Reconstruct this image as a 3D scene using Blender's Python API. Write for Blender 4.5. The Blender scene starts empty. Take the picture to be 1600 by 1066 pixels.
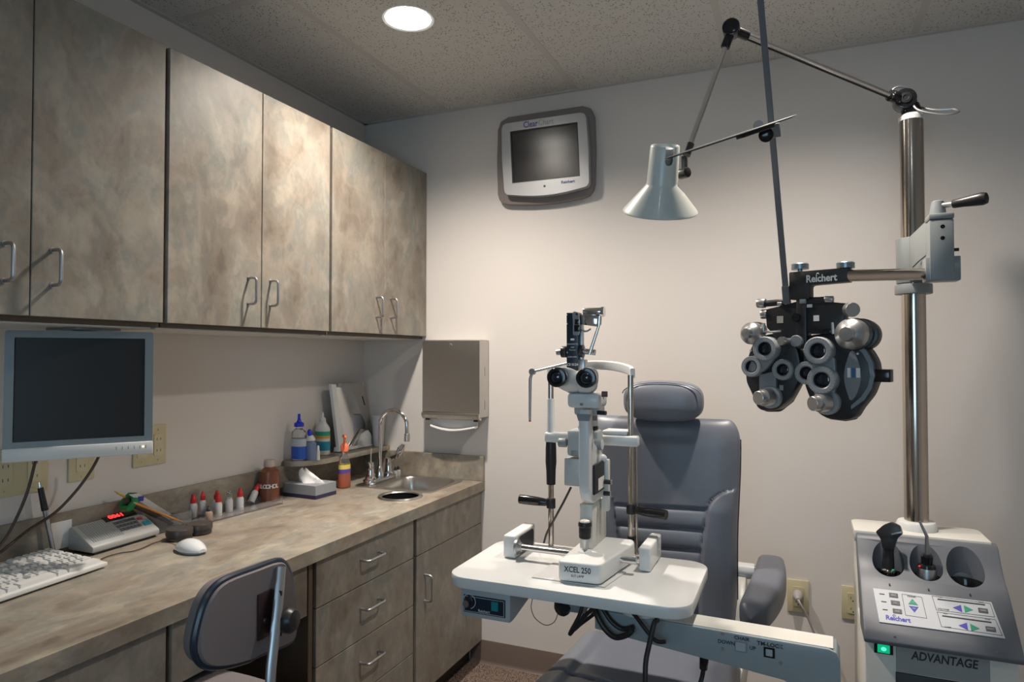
import bpy, bmesh, math, random
from mathutils import Vector as V, Matrix as MX
R = math.radians
random.seed(7)
scn = bpy.context.scene
col = scn.collection

# ---------------------------------------------------------------- camera
CAMZ = 1.333
YAW, PITCH, FPX = R(23.018), R(1.253), 1050.0
cam_d = bpy.data.cameras.new('camera'); cam = bpy.data.objects.new('camera', cam_d); col.objects.link(cam)
cam_d.sensor_width = 36.0; cam_d.lens = FPX/1600*36; cam_d.clip_start = .02
cam.location = (0, 0, CAMZ); cam.rotation_euler = (R(90)+PITCH, 0, YAW)
scn.camera = cam

# ---------------------------------------------------------------- world, lights, exposure
scn.view_settings.view_transform = 'Standard'; scn.view_settings.look = 'None'
scn.view_settings.gamma = 1; scn.view_settings.use_curve_mapping = False
scn.view_settings.exposure = 0.07
wd = bpy.data.worlds.new('world'); scn.world = wd; wd.use_nodes = True
wd.node_tree.nodes['Background'].inputs[0].default_value = (.62, .74, .9, 1)
wd.node_tree.nodes['Background'].inputs[1].default_value = 0.3
WARM = (1, .895, .79)
def lamp(name, typ, loc, power, color, size=.1, rot=(0, 0, 0), size_y=None, spot=None, blend=.5, spread=None):
    l = bpy.data.lights.new(name, typ); o = bpy.data.objects.new(name, l); col.objects.link(o)
    o.location = loc; o.rotation_euler = rot; l.energy = power; l.color = color
    if typ == 'AREA':
        l.size = size
        if size_y: l.shape = 'RECTANGLE'; l.size_y = size_y
        else: l.shape = 'DISK'
        if spread: l.spread = spread
    else: l.shadow_soft_size = size
    if spot: l.spot_size = spot; l.spot_blend = blend
    return o
CEIL = 2.441
DOWNLIGHTS = [(-1.17, 1.88), (-.01, 1.88), (-.01, .05)]  # second is assumed; last, out of view near the camera, is an added fill
DPOW = [168, 104, 5]
for (x, y), p in zip(DOWNLIGHTS, DPOW):
    lamp('downlight_lamp', 'SPOT', (x, y, CEIL-.012), p, WARM, .042, spot=R(147), blend=1.0)
# cool area fill, added as daylight from an assumed unseen window behind the camera
lamp('assumed_window_fill', 'AREA', (-.15, -.97, 1.35), 11.5, (.46, .76, 1), .9, rot=(R(90), 0, 0), size_y=.9)

# ---------------------------------------------------------------- helpers
fw = V((-math.sin(YAW)*math.cos(PITCH), math.cos(YAW)*math.cos(PITCH), math.sin(PITCH)))
rt = V((math.cos(YAW), math.sin(YAW), 0)); up = rt.cross(fw)
CO = V((0, 0, CAMZ))
def ray(px, py): return fw*FPX + rt*(px-800) + up*(533-py)
def P(px, py, x=None, y=None, z=None, d=None, M=None):
    """real point of a measured image point, given the one coordinate known for it (in frame M if given)"""
    r = ray(px, py); o = CO
    if d is not None: return o + r*(d/FPX)
    if M is not None:
        Mi = M.inverted(); r = Mi.to_3x3() @ r; o = Mi @ o
    for i, v in enumerate((x, y, z)):
        if v is not None: return o + r*((v-o[i])/r[i])

def rrect(w, h, r, n=5, cx=0, cy=0):
    pts = []
    for sx, sy, a0 in ((1, 1, 0), (-1, 1, 90), (-1, -1, 180), (1, -1, 270)):
        for i in range(n+1):
            a = R(a0 + 90*i/n)
            pts.append((cx+sx*(w/2-r)+r*math.cos(a), cy+sy*(h/2-r)+r*math.sin(a)))
    return pts
def circ(r, n=24, cx=0, cy=0, a0=0): return [(cx+r*math.cos(a0+2*math.pi*i/n), cy+r*math.sin(a0+2*math.pi*i/n)) for i in range(n)]
def round_poly(pts, r, n=4):
    out = []; N = len(pts)
    for i in range(N):
        p, a, b = V(pts[i]), V(pts[i-1]), V(pts[(i+1) % N])
        ri = r[i] if isinstance(r, (list, tuple)) else r
        da, db = (a-p), (b-p); k = min(ri, da.length*.45, db.length*.45)
        s, e = p+da.normalized()*k, p+db.normalized()*k
        for j in range(n+1):
            t = j/n; q = s*(1-t)**2 + p*2*t*(1-t) + e*t*t; out.append(tuple(q))
    return out
def smooth_path(pts, n=6, closed=False):
    pts = [V(p) for p in pts]; out = []; N = len(pts)
    for i in range(N if closed else N-1):
        if closed: p0, p1, p2, p3 = pts[i-1], pts[i], pts[(i+1) % N], pts[(i+2) % N]
        else: p0, p1, p2, p3 = pts[max(i-1, 0)], pts[i], pts[i+1], pts[min(i+2, N-1)]
        for j in range(n):
            t = j/n
            out.append(.5*((2*p1)+(p2-p0)*t+(2*p0-5*p1+4*p2-p3)*t*t+(3*p1-p0-3*p2+p3)*t**3))
    if not closed: out.append(pts[-1])
    return out

class G:
    def __init__(s): s.bm = bmesh.new()
    def add(s, t, bev=0, seg=2, M=None):
        if bev:
            bmesh.ops.recalc_face_normals(t, faces=t.faces)
            es = [e for e in t.edges if len(e.link_faces) == 2 and e.calc_face_angle(0) > R(28)]
            bmesh.ops.bevel(t, geom=es, offset=bev, segments=seg, profile=.5, affect='EDGES', clamp_overlap=True)
        bmesh.ops.recalc_face_normals(t, faces=t.faces)
        if M is not None: t.transform(M)
        me = bpy.data.meshes.new('t'); t.to_mesh(me); t.free(); s.bm.from_mesh(me); bpy.data.meshes.remove(me)
        return s
    def box(s, x0, x1, y0, y1, z0, z1, bev=0, seg=2, M=None):
        t = bmesh.new(); bmesh.ops.create_cube(t, size=1)
        t.transform(MX.Translation(((x0+x1)/2, (y0+y1)/2, (z0+z1)/2)) @ MX.Diagonal((abs(x1-x0), abs(y1-y0), abs(z1-z0), 1)))
        return s.add(t, bev, seg, M)
    def loft(s, rings, cap=True, closed=True, bev=0, M=None, loop=False):
        t = bmesh.new(); vr = [[t.verts.new(p) for p in r] for r in rings]; n = len(rings[0])
        rng = range(len(vr)) if loop else range(len(vr)-1)
        for i in rng:
            a, b = vr[i], vr[(i+1) % len(vr)]
            for j in range(n if closed else n-1):
                k = (j+1) % n
                t.faces.new((a[j], a[k], b[k], b[j]))
        if cap and closed and not loop:
            t.faces.new(vr[0][::-1]); t.faces.new(vr[-1])
        return s.add(t, bev, M=M)
    def cyl(s, p, q, r, r2=None, n=24, bev=0, cap=True, M=None):
        p, q = V(p), V(q); r2 = r if r2 is None else r2
        d = (q-p).normalized(); a = d.orthogonal().normalized(); b = d.cross(a)
        ring = lambda c, rr: [c+(a*math.cos(2*math.pi*i/n)+b*math.sin(2*math.pi*i/n))*rr for i in range(n)]
        return s.loft([ring(p, r), ring(q, r2)], cap=cap, bev=bev, M=M)
    def lathe(s, prof, o=(0, 0, 0), ax=(0, 0, 1), n=32, cap=True, M=None, sx=1, sy=1):
        o, d = V(o), V(ax).normalized()
        a = V((1, 0, 0)) if abs(d.z) > .99 else d.orthogonal().normalized(); b = d.cross(a)
        rings = [[o+d*z+a*(sx*r*math.cos(2*math.pi*i/n))+b*(sy*r*math.sin(2*math.pi*i/n)) for i in range(n)] for r, z in prof]
        return s.loft(rings, cap=cap, M=M)
    def tube(s, pts, r, n=10, closed=False, M=None, sm=0, flat=None):
        if sm: pts = smooth_path(pts, sm, closed)
        pts = [V(p) for p in pts]; N = len(pts); rings = []; a = None
        for i in range(N):
            if closed: d = pts[(i+1) % N]-pts[i-1]
            else: d = pts[min(i+1, N-1)]-pts[max(i-1, 0)]
            d.normalize()
            if a is None: a = d.orthogonal().normalized()
            a = (a-d*a.dot(d)).normalized(); b = d.cross(a)
            rr = r[i] if isinstance(r, (list, tuple)) else r
            rings.append([pts[i]+(a*math.cos(2*math.pi*k/n)+b*math.sin(2*math.pi*k/n)*(flat or 1))*rr for k in range(n)])
        return s.loft(rings, loop=closed, M=M)
    def prism(s, pts, w0, w1, ax='z', bev=0, seg=2, M=None):
        """outline extruded along ax; outline is (x,y) for z, (x,z) for y, (y,z) for x"""
        f = {'z': lambda u, v, w: (u, v, w), 'y': lambda u, v, w: (u, w, v), 'x': lambda u, v, w: (w, u, v)}[ax]
        t = bmesh.new(); a = [t.verts.new(f(u, v, w0)) for u, v in pts]; b = [t.verts.new(f(u, v, w1)) for u, v in pts]; n = len(pts)
        for j in range(n): t.faces.new((a[j], a[(j+1) % n], b[(j+1) % n], b[j]))
        t.faces.new(a[::-1]); t.faces.new(b)
        return s.add(t, bev, seg, M)
    def plate(s, outer, holes, z0, z1, M=None, ax='z'):
        f = {'z': lambda u, v, w: (u, v, w), 'y': lambda u, v, w: (u, w, v), 'x': lambda u, v, w: (w, u, v)}[ax]
        t = bmesh.new(); es = []
        for loop in [outer]+holes:
            vs = [t.verts.new(f(u, v, z0)) for u, v in loop]
            es += [t.edges.new((vs[i], vs[(i+1) % len(vs)])) for i in range(len(vs))]
        bmesh.ops.triangle_fill(t, use_beauty=True, use_dissolve=False, edges=es)
        g = bmesh.ops.extrude_face_region(t, geom=list(t.faces))
        dv = V(f(0, 0, z1-z0))
        bmesh.ops.translate(t, vec=dv, verts=[v for v in g['geom'] if isinstance(v, bmesh.types.BMVert)])
        return s.add(t, M=M)
    def sph(s, c, r, u=20, v=12, M=None, e=1.0):
        t = bmesh.new(); bmesh.ops.create_uvsphere(t, u_segments=u, v_segments=v, radius=1)
        if e != 1.0:
            for q in t.verts:
                k = (abs(q.co.x)**(2/e)+abs(q.co.y)**(2/e)+abs(q.co.z)**(2/e))**(-e/2) if False else 1
                l = (abs(q.co.x)**e+abs(q.co.y)**e+abs(q.co.z)**e)**(1/e); q.co = q.co/l
        rr = (r, r, r) if not isinstance(r, (tuple, list)) else r
        t.transform(MX.Diagonal((*rr, 1)))
        if M is not None: t.transform(M)
        t.transform(MX.Translation(V(c)))
        return s.add(t)
    def text(s, txt, size, M, depth=.0006, align='CENTER', bold=0, sx=1.0, shear=0, sp=1.0):
        c = bpy.data.curves.new('t', 'FONT'); c.body = txt; c.size = size; c.align_x = align; c.align_y = 'CENTER'
        c.extrude = depth; c.offset = bold; c.shear = shear; c.space_character = sp; c.resolution_u = 3
        o = bpy.data.objects.new('t', c); col.objects.link(o); dg = bpy.context.evaluated_depsgraph_get()
        me = bpy.data.meshes.new_from_object(o.evaluated_get(dg)); me.transform(M @ MX.Diagonal((sx, 1, 1, 1)))
        s.bm.from_mesh(me); bpy.data.objects.remove(o); bpy.data.curves.remove(c); bpy.data.meshes.remove(me)
        return s
    def xf(s, M): s.bm.transform(M); return s

def frame(o, x, z):
    """matrix whose columns are x, z×x, z at o"""
    x = V(x).normalized(); z = V(z); z = (z-x*z.dot(x)).normalized(); y = z.cross(x)
    m = MX((x, y, z)).transposed().to_4x4(); m.translation = V(o); return m
MW = {}
def emit(name, g, mat, parent=None, local=False, label=None, sharp=35):
    me = bpy.data.meshes.new(name)
    o = bpy.data.objects.new(name, me); col.objects.link(o)
    if parent is not None:
        o.parent = parent; MW[o] = MW[parent]
        if not local: g.bm.transform(MW[parent].inverted())
    g.bm.to_mesh(me); g.bm.free()
    for p in me.polygons: p.use_smooth = True
    me.set_sharp_from_angle(angle=R(sharp))
    for m in (mat if isinstance(mat, list) else [mat]): me.materials.append(m)
    if label: o['label'] = label
    return o
def thing(name, label, cat, loc=(0, 0, 0), rz=0, group=None, M=None):
    o = bpy.data.objects.new(name, None); col.objects.link(o); o.empty_display_size = .05
    m = M if M is not None else MX.Translation(V(loc)) @ MX.Rotation(rz, 4, 'Z')
    o.matrix_world = m; MW[o] = m.copy(); o['label'] = label; o['category'] = cat
    if group: o['group'] = group
    return o
def single(name, g, mat, label, cat, loc, group=None, rz=0, local=False, sharp=35):
    m = MX.Translation(V(loc)) @ MX.Rotation(rz, 4, 'Z')
    if not local: g.bm.transform(m.inverted())
    o = emit(name, g, mat, sharp=sharp); o.matrix_world = m; MW[o] = m.copy()
    o['label'] = label; o['category'] = cat
    if group: o['group'] = group
    return o
def struct(name, g, mat, parent=None):
    o = emit(name, g, mat, parent)
    if parent is None: o['kind'] = 'structure'; MW[o] = MX.Identity(4)
    return o
def retag(o, label):
    o['label'] = label
def dup(root, M, label, group=None):
    r = root.copy(); col.objects.link(r); r.matrix_world = M; MW[r] = M.copy(); r['label'] = label
    if group: r['group'] = group
    for ch in list(root.children):
        c = ch.copy(); col.objects.link(c); c.parent = r
        for g in ch.children:
            d = g.copy(); col.objects.link(d); d.parent = c
    return r

# ---------------------------------------------------------------- materials
def mat(name, color, rough=.5, metal=0, spec=.5, noise=0, nscale=20, bump=0, bscale=200, trans=0, ior=1.45, emis=None, estr=0, coat=0, aniso=0, alpha=1, sheen=0):
    m = bpy.data.materials.new(name); m.use_nodes = True; nt = m.node_tree; b = nt.nodes['Principled BSDF']
    c = (*color, 1)
    b.inputs['Base Color'].default_value = c; b.inputs['Roughness'].default_value = rough
    b.inputs['Metallic'].default_value = metal; b.inputs['Specular IOR Level'].default_value = spec
    b.inputs['Transmission Weight'].default_value = trans; b.inputs['IOR'].default_value = ior
    b.inputs['Coat Weight'].default_value = coat; b.inputs['Anisotropic'].default_value = aniso
    b.inputs['Alpha'].default_value = alpha
    if emis: b.inputs['Emission Color'].default_value = (*emis, 1); b.inputs['Emission Strength'].default_value = estr
    ge = nt.nodes.new('ShaderNodeNewGeometry')
    if noise:
        n = nt.nodes.new('ShaderNodeTexNoise'); n.inputs['Scale'].default_value = nscale; n.inputs['Detail'].default_value = 4
        nt.links.new(ge.outputs['Position'], n.inputs['Vector'])
        mx = nt.nodes.new('ShaderNodeMix'); mx.data_type = 'RGBA'
        mx.inputs[6].default_value = tuple(max(0, x*(1-noise)) for x in color)+(1,); mx.inputs[7].default_value = tuple(min(1, x*(1+noise)) for x in color)+(1,)
        nt.links.new(n.outputs['Fac'], mx.inputs[0]); nt.links.new(mx.outputs[2], b.inputs['Base Color'])
    if bump:
        n = nt.nodes.new('ShaderNodeTexNoise'); n.inputs['Scale'].default_value = bscale; n.inputs['Detail'].default_value = 3
        nt.links.new(ge.outputs['Position'], n.inputs['Vector'])
        bp = nt.nodes.new('ShaderNodeBump'); bp.inputs['Strength'].default_value = bump; bp.inputs['Distance'].default_value = .002
        nt.links.new(n.outputs['Fac'], bp.inputs['Height']); nt.links.new(bp.outputs['Normal'], b.inputs['Normal'])
    return m
def laminate(name, stretch, tint=(1, 1, 1)):
    m = bpy.data.materials.new(name); m.use_nodes = True; nt = m.node_tree; b = nt.nodes['Principled BSDF']; N = nt.nodes; L = nt.links
    ge = N.new('ShaderNodeNewGeometry'); mp = N.new('ShaderNodeMapping'); mp.inputs['Scale'].default_value = stretch
    L.new(ge.outputs['Position'], mp.inputs['Vector'])
    def noise(sc, det, dist, off):
        a = N.new('ShaderNodeVectorMath'); a.operation = 'ADD'; a.inputs[1].default_value = (off, off*2.1, off*.7); L.new(mp.outputs[0], a.inputs[0])
        n = N.new('ShaderNodeTexNoise'); n.inputs['Scale'].default_value = sc; n.inputs['Detail'].default_value = det; n.inputs['Distortion'].default_value = dist; n.inputs['Roughness'].default_value = .6
        L.new(a.outputs[0], n.inputs['Vector']); return n
    def ramp(src, stops):
        r = N.new('ShaderNodeValToRGB'); e = r.color_ramp.elements
        e[0].position, e[0].color = stops[0][0], (*[x*t for x, t in zip(stops[0][1], tint)], 1); e[1].position, e[1].color = stops[-1][0], (*[x*t for x, t in zip(stops[-1][1], tint)], 1)
        for p, c in stops[1:-1]:
            q = e.new(p); q.color = (*[x*t for x, t in zip(c, tint)], 1)
        L.new(src, r.inputs[0]); return r
    n1 = noise(3.0, 6, .35, 0)
    r1 = ramp(n1.outputs['Fac'], [(.32, (.100, .080, .066)), (.43, (.175, .148, .124)), (.50, (.255, .222, .188)), (.56, (.175, .175, .162)), (.68, (.335, .300, .252))])
    n2 = noise(7.5, 6, .3, 5.3)
    r2 = ramp(n2.outputs['Fac'], [(.38, (.11, .086, .070)), (.47, (.235, .192, .158)), (.54, (.170, .168, .156)), (.64, (.36, .312, .258))])
    n3 = noise(4.0, 5, .3, 11)
    r3 = ramp(n3.outputs['Fac'], [(.42, (0, 0, 0)), (.62, (1, 1, 1))])
    m1 = N.new('ShaderNodeMix'); m1.data_type = 'RGBA'; m1.inputs[0].default_value = .38; L.new(r1.outputs[0], m1.inputs[6]); L.new(r2.outputs[0], m1.inputs[7])
    m2 = N.new('ShaderNodeMix'); m2.data_type = 'RGBA'; L.new(m1.outputs[2], m2.inputs[6]); m2.inputs[7].default_value = (.30*tint[0], .235*tint[1], .195*tint[2], 1)
    k = N.new('ShaderNodeMath'); k.operation = 'MULTIPLY'; k.inputs[1].default_value = .2; L.new(r3.outputs[0], k.inputs[0]); L.new(k.outputs[0], m2.inputs[0])
    # thin trowel-edge marks
    vo = N.new('ShaderNodeTexVoronoi'); vo.feature = 'DISTANCE_TO_EDGE'; vo.inputs['Scale'].default_value = 5
    ad = N.new('ShaderNodeVectorMath'); ad.operation = 'ADD'; L.new(mp.outputs[0], ad.inputs[0]); sc = N.new('ShaderNodeVectorMath'); sc.operation = 'SCALE'; sc.inputs['Scale'].default_value = .5
    L.new(n2.outputs['Color'], sc.inputs[0]); L.new(sc.outputs[0], ad.inputs[1]); L.new(ad.outputs[0], vo.inputs['Vector'])
    re = N.new('ShaderNodeMapRange'); re.inputs[1].default_value = 0; re.inputs[2].default_value = .05; re.inputs[3].default_value = .14; re.inputs[4].default_value = 0; L.new(vo.outputs['Distance'], re.inputs[0])
    k2 = N.new('ShaderNodeMath'); k2.operation = 'MULTIPLY'; L.new(re.outputs[0], k2.inputs[0]); L.new(r3.outputs[0], k2.inputs[1])
    m3 = N.new('ShaderNodeMix'); m3.data_type = 'RGBA'; L.new(k2.outputs[0], m3.inputs[0]); L.new(m2.outputs[2], m3.inputs[6]); m3.inputs[7].default_value = (.14*tint[0], .12*tint[1], .1*tint[2], 1)
    L.new(m3.outputs[2], b.inputs['Base Color']); b.inputs['Roughness'].default_value = .42; b.inputs['Specular IOR Level'].default_value = .4
    return m
M_ = {}
M_['lam_v'] = laminate('laminate_doors', (1.5, 1.5, 1.05), (1.0, 1.03, 1.0))
M_['lam_h'] = laminate('laminate_counter', (2.2, 1.2, 1.8), (1.2, 1.21, 1.14))
M_['brown'] = mat('brown_edge', (.085, .06, .042), .5)
M_['dark_brown'] = mat('dark_brown', (.035, .024, .018), .6)
M_['cove'] = mat('cove_base_rubber', (.125, .092, .075), .45, noise=.06)
M_['wall'] = mat('wall_paint', (.63, .595, .565), .75, noise=.025, nscale=1.5, bump=.12, bscale=260, spec=.25)
M_['steel'] = mat('brushed_steel', (.56, .54, .51), .30, 1, noise=.04, nscale=40)
M_['chrome'] = mat('chrome', (.72, .72, .73), .1, 1)
M_['column'] = mat('column_chrome', (.52, .47, .42), .16, 1)
M_['alu'] = mat('satin_aluminium', (.42, .43, .45), .38, 1)
M_['white_en'] = mat('white_enamel', (.70, .71, .70), .32, coat=.2, noise=.02)
M_['cream'] = mat('cream_enamel', (.66, .65, .60), .35, noise=.02)
M_['bluegrey'] = mat('blue_grey_enamel', (.40, .44, .46), .38)
M_['grey_en'] = mat('grey_enamel', (.24, .26, .27), .38)
M_['vinyl'] = mat('grey_vinyl', (.138, .152, .185), .36, noise=.05, bump=.1, bscale=500)
M_['hood'] = mat('console_grey', (.125, .135, .155), .42, noise=.04)
M_['black'] = mat('black_plastic', (.018, .018, .02), .38)
M_['gloss_black'] = mat('gloss_black', (.012, .012, .014), .12)
M_['navy'] = mat('navy_panel', (.012, .022, .04), .35)
M_['screen'] = mat('screen_glass', (.014, .014, .016), .23, spec=.8)
M_['lens'] = mat('lens_glass', (.01, .014, .025), .04, spec=.9)
M_['beige_pl'] = mat('beige_plate', (.52, .47, .30), .4)
M_['key_white'] = mat('white_plastic', (.62, .62, .60), .4)
M_['cable'] = mat('black_cable', (.02, .018, .017), .45)
M_['brown_cable'] = mat('brown_cable', (.055, .035, .025), .45)
M_['white'] = mat('white_paint_print', (.8, .8, .8), .5)
M_['ink'] = mat('dark_ink', (.03, .032, .04), .5)
M_['blue_ink'] = mat('blue_ink', (.07, .07, .45), .5)
M_['green_ink'] = mat('green_ink', (.02, .32, .18), .5)
M_['red'] = mat('red_plastic', (.65, .03, .025), .35)
M_['clear'] = mat('clear_acrylic', (.93, .95, .96), .06, trans=.95, ior=1.3)
M_['soap'] = mat('orange_soap', (.95, .22, .05), .12, trans=.55, ior=1.33)
M_['paper'] = mat('paper', (.78, .77, .75), .8)

def facedot(nt): pass
def ceiling_mat():
    m = bpy.data.materials.new('acoustic_tile'); m.use_nodes = True; nt = m.node_tree; N = nt.nodes; L = nt.links; b = N['Principled BSDF']
    ge = N.new('ShaderNodeNewGeometry'); vo = N.new('ShaderNodeTexVoronoi'); vo.inputs['Scale'].default_value = 105; vo.inputs['Randomness'].default_value = 1
    no = N.new('ShaderNodeTexNoise'); no.inputs['Scale'].default_value = 38; no.inputs['Detail'].default_value = 3
    L.new(ge.outputs['Position'], vo.inputs['Vector']); L.new(ge.outputs['Position'], no.inputs['Vector'])
    a = N.new('ShaderNodeMath'); a.operation = 'SUBTRACT'; a.inputs[0].default_value = .80; L.new(no.outputs['Fac'], a.inputs[1])
    c = N.new('ShaderNodeMath'); c.operation = 'SUBTRACT'; L.new(vo.outputs['Distance'], c.inputs[0]); L.new(a.outputs[0], c.inputs[1])
    r = N.new('ShaderNodeMapRange'); r.inputs[1].default_value = -.14; r.inputs[2].default_value = -.04; r.inputs[3].default_value = 1; r.inputs[4].default_value = 1
    v2 = N.new('ShaderNodeMapRange'); v2.inputs[1].default_value = .14; v2.inputs[2].default_value = .34; L.new(vo.outputs['Distance'], v2.inputs[0])
    n2 = N.new('ShaderNodeTexNoise'); n2.inputs['Scale'].default_value = 30; n2.inputs['Detail'].default_value = 2; L.new(ge.outputs['Position'], n2.inputs['Vector'])
    th = N.new('ShaderNodeMapRange'); th.inputs[1].default_value = .40; th.inputs[2].default_value = .50; th.inputs[3].default_value = 1; th.inputs[4].default_value = 0; L.new(n2.outputs['Fac'], th.inputs[0])
    mxx = N.new('ShaderNodeMath'); mxx.operation = 'MAXIMUM'; L.new(v2.outputs[0], mxx.inputs[0]); L.new(th.outputs[0], mxx.inputs[1])
    mx = N.new('ShaderNodeMix'); mx.data_type = 'RGBA'; mx.inputs[6].default_value = (.20, .185, .165, 1); mx.inputs[7].default_value = (.58, .575, .55, 1)
    L.new(mxx.outputs[0], mx.inputs[0]); L.new(mx.outputs[2], b.inputs['Base Color']); b.inputs['Roughness'].default_value = .95; b.inputs['Specular IOR Level'].default_value = .1
    bp = N.new('ShaderNodeBump'); bp.inputs['Strength'].default_value = .5; bp.inputs['Distance'].default_value = .003
    L.new(mxx.outputs[0], bp.inputs['Height']); L.new(bp.outputs['Normal'], b.inputs['Normal'])
    return m
def carpet_mat():
    m = bpy.data.materials.new('loop_carpet'); m.use_nodes = True; nt = m.node_tree; N = nt.nodes; L = nt.links; b = N['Principled BSDF']
    ge = N.new('ShaderNodeNewGeometry'); vo = N.new('ShaderNodeTexVoronoi'); vo.inputs['Scale'].default_value = 230
    mp = N.new('ShaderNodeMapping'); mp.inputs['Scale'].default_value = (1, .7, 1); mp.inputs['Rotation'].default_value = (0, 0, .6)
    L.new(ge.outputs['Position'], mp.inputs[0]); L.new(mp.outputs[0], vo.inputs['Vector'])
    mx = N.new('ShaderNodeMix'); mx.data_type = 'RGBA'; mx.inputs[6].default_value = (.27, .205, .165, 1); mx.inputs[7].default_value = (.085, .06, .05, 1)
    r = N.new('ShaderNodeMapRange'); r.inputs[1].default_value = .2; r.inputs[2].default_value = .75; L.new(vo.outputs['Distance'], r.inputs[0]); L.new(r.outputs[0], mx.inputs[0])
    L.new(mx.outputs[2], b.inputs['Base Color']); b.inputs['Roughness'].default_value = 1; b.inputs['Specular IOR Level'].default_value = .05
    bp = N.new('ShaderNodeBump'); bp.inputs['Strength'].default_value = .8; bp.inputs['Distance'].default_value = .004; bp.invert = True
    L.new(vo.outputs['Distance'], bp.inputs['Height']); L.new(bp.outputs['Normal'], b.inputs['Normal'])
    return m
M_['ceil'] = ceiling_mat(); M_['carpet'] = carpet_mat()

# ================================================================= ROOM
XL, XR, YB, YF = -1.90, 1.30, 2.669, -.95
struct('floor', G().box(XL-.1, XR+.1, YF-.1, YB+.1, -.08, 0), M_['carpet'])
g = G().plate([(XL-.1, YF-.1), (XR+.1, YF-.1), (XR+.1, YB+.1), (XL-.1, YB+.1)], [circ(.079, 40, x, y) for x, y in DOWNLIGHTS], CEIL, CEIL+.08)
struct('ceiling', g, M_['ceil'])
struct('wall_left', G().box(XL-.1, XL, YF-.1, YB+.1, 0, CEIL), M_['wall'])
struct('wall_back', G().box(XL-.1, XR+.1, YB, YB+.1, 0, CEIL), M_['wall'])
struct('wall_right', G().box(XR, XR+.1, YF-.1, YB+.1, 0, CEIL), M_['wall'])
WX0, WX1, WZ0, WZ1 = -.63, .33, .87, 1.83
struct('wall_front', G().plate([(XL-.1, 0), (XR+.1, 0), (XR+.1, CEIL), (XL-.1, CEIL)], [[(WX0, WZ0), (WX1, WZ0), (WX1, WZ1), (WX0, WZ1)]], YF-.1, YF, ax='y'), M_['wall'])  # opening cut for the assumed window
wf = struct('assumed_window_1', G().plate([(WX0, WZ0), (WX1, WZ0), (WX1, WZ1), (WX0, WZ1)], [[(WX0+.03, WZ0+.03), (WX1-.03, WZ0+.03), (WX1-.03, WZ1-.03), (WX0+.03, WZ1-.03)]], YF-.06, YF-.01, ax='y'), M_['white_en'])  # frame of the assumed window, out of view
# metal grid of the suspended ceiling
g = G()
for x in (-1.45, -.84, -.23, .38, .99): g.box(x-.012, x+.012, YF, YB, CEIL-.0012, CEIL+.002)
for y in (1.59, .37, -.85):
    if y < YB: g.box(XL, XR, y-.012, y+.012, CEIL-.0012, CEIL+.002)
g.box(XL, XL+.02, YF, YB, CEIL-.004, CEIL+.002); g.box(XL, XR, YB-.02, YB, CEIL-.004, CEIL+.002); g.box(XR-.02, XR, YF, YB, CEIL-.004, CEIL+.002)
struct('trim_1', g, mat('ceiling_grid_metal', (.50, .485, .46), .6))
def cove(x0, x1): return G().prism([(YB, 0), (YB-.016, 0), (YB-.011, .004), (YB-.005, .015), (YB-.004, .094), (YB-.002, .097), (YB, .097)], x0, x1, ax='x')
struct('baseboard_back', cove(-1.33, XR), M_['cove'])
struct('baseboard_right', G().box(XR-.004, XR, YF, YB, 0, .097), M_['cove'])

M_['bulb'] = mat('lit_lamp_lens', (1, 1, 1), .5, emis=(1, .95, .86), estr=22)
for i, (x, y) in enumerate(DOWNLIGHTS):
    t = thing('recessed_downlight', ['lit round recessed downlight in ceiling near the wall cabinets', 'assumed unseen round recessed downlight in ceiling above the refraction head', 'added unseen recessed downlight near the camera, weak fill for its side'][i], 'ceiling light', (x, y, CEIL), group=None)
    emit('trim_ring', G().lathe([(.076, .0), (.085, -.002), (.087, 0), (.087, .004), (.075, .004), (.075, 0)], n=40, cap=False), M_['white_en'], t, True)
    emit('diffuser', G().lathe([(.076, .003), (.05, -.004), (.0005, -.007)], n=32, cap=False), M_['bulb'], t, True)

# ================================================================= WALL CABINETS
XC, ZT, ZB = -1.558, 2.169, 1.421
def pull(center, axis, out, span=.096, depth=.032, r=.0042):
    c, a, o = V(center), V(axis), V(out); k = depth-.012; pts = []
    s, e = c-a*span/2, c+a*span/2
    pts = [s, s+o*k]
    for j in range(1, 5):
        t = j/4*math.pi/2; pts.append(s+o*k+a*.012*(1-math.cos(t))+o*.012*math.sin(t))
    for j in range(0, 5):
        t = j/4*math.pi/2; pts.append(e+o*k-a*.012*(1-math.sin(t))+o*.012*math.cos(t))
    pts.append(e)
    return G().tube(pts, r, 10).cyl(s, s+o*.002, r*1.5, n=12).cyl(e, e+o*.002, r*1.5, n=12)
UP = [(.600, .9455, .9485, 1.285, 'leftmost mottled taupe wall cabinet above the computer monitor'),
      (1.298, 1.6405, 1.6435, 1.976, 'middle mottled taupe wall cabinet, brightly lit near its top'),
      (1.991, 2.328, 2.331, 2.667, 'mottled taupe wall cabinet in the corner over the sink')]
HZ = [(P(20, 407, x=XC+.03), P(95, 416, x=XC+.03)), (P(400, 453, x=XC+.03), P(434, 457, x=XC+.03)), (P(598, 479, x=XC+.03), P(620, 481, x=XC+.03))]
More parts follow.
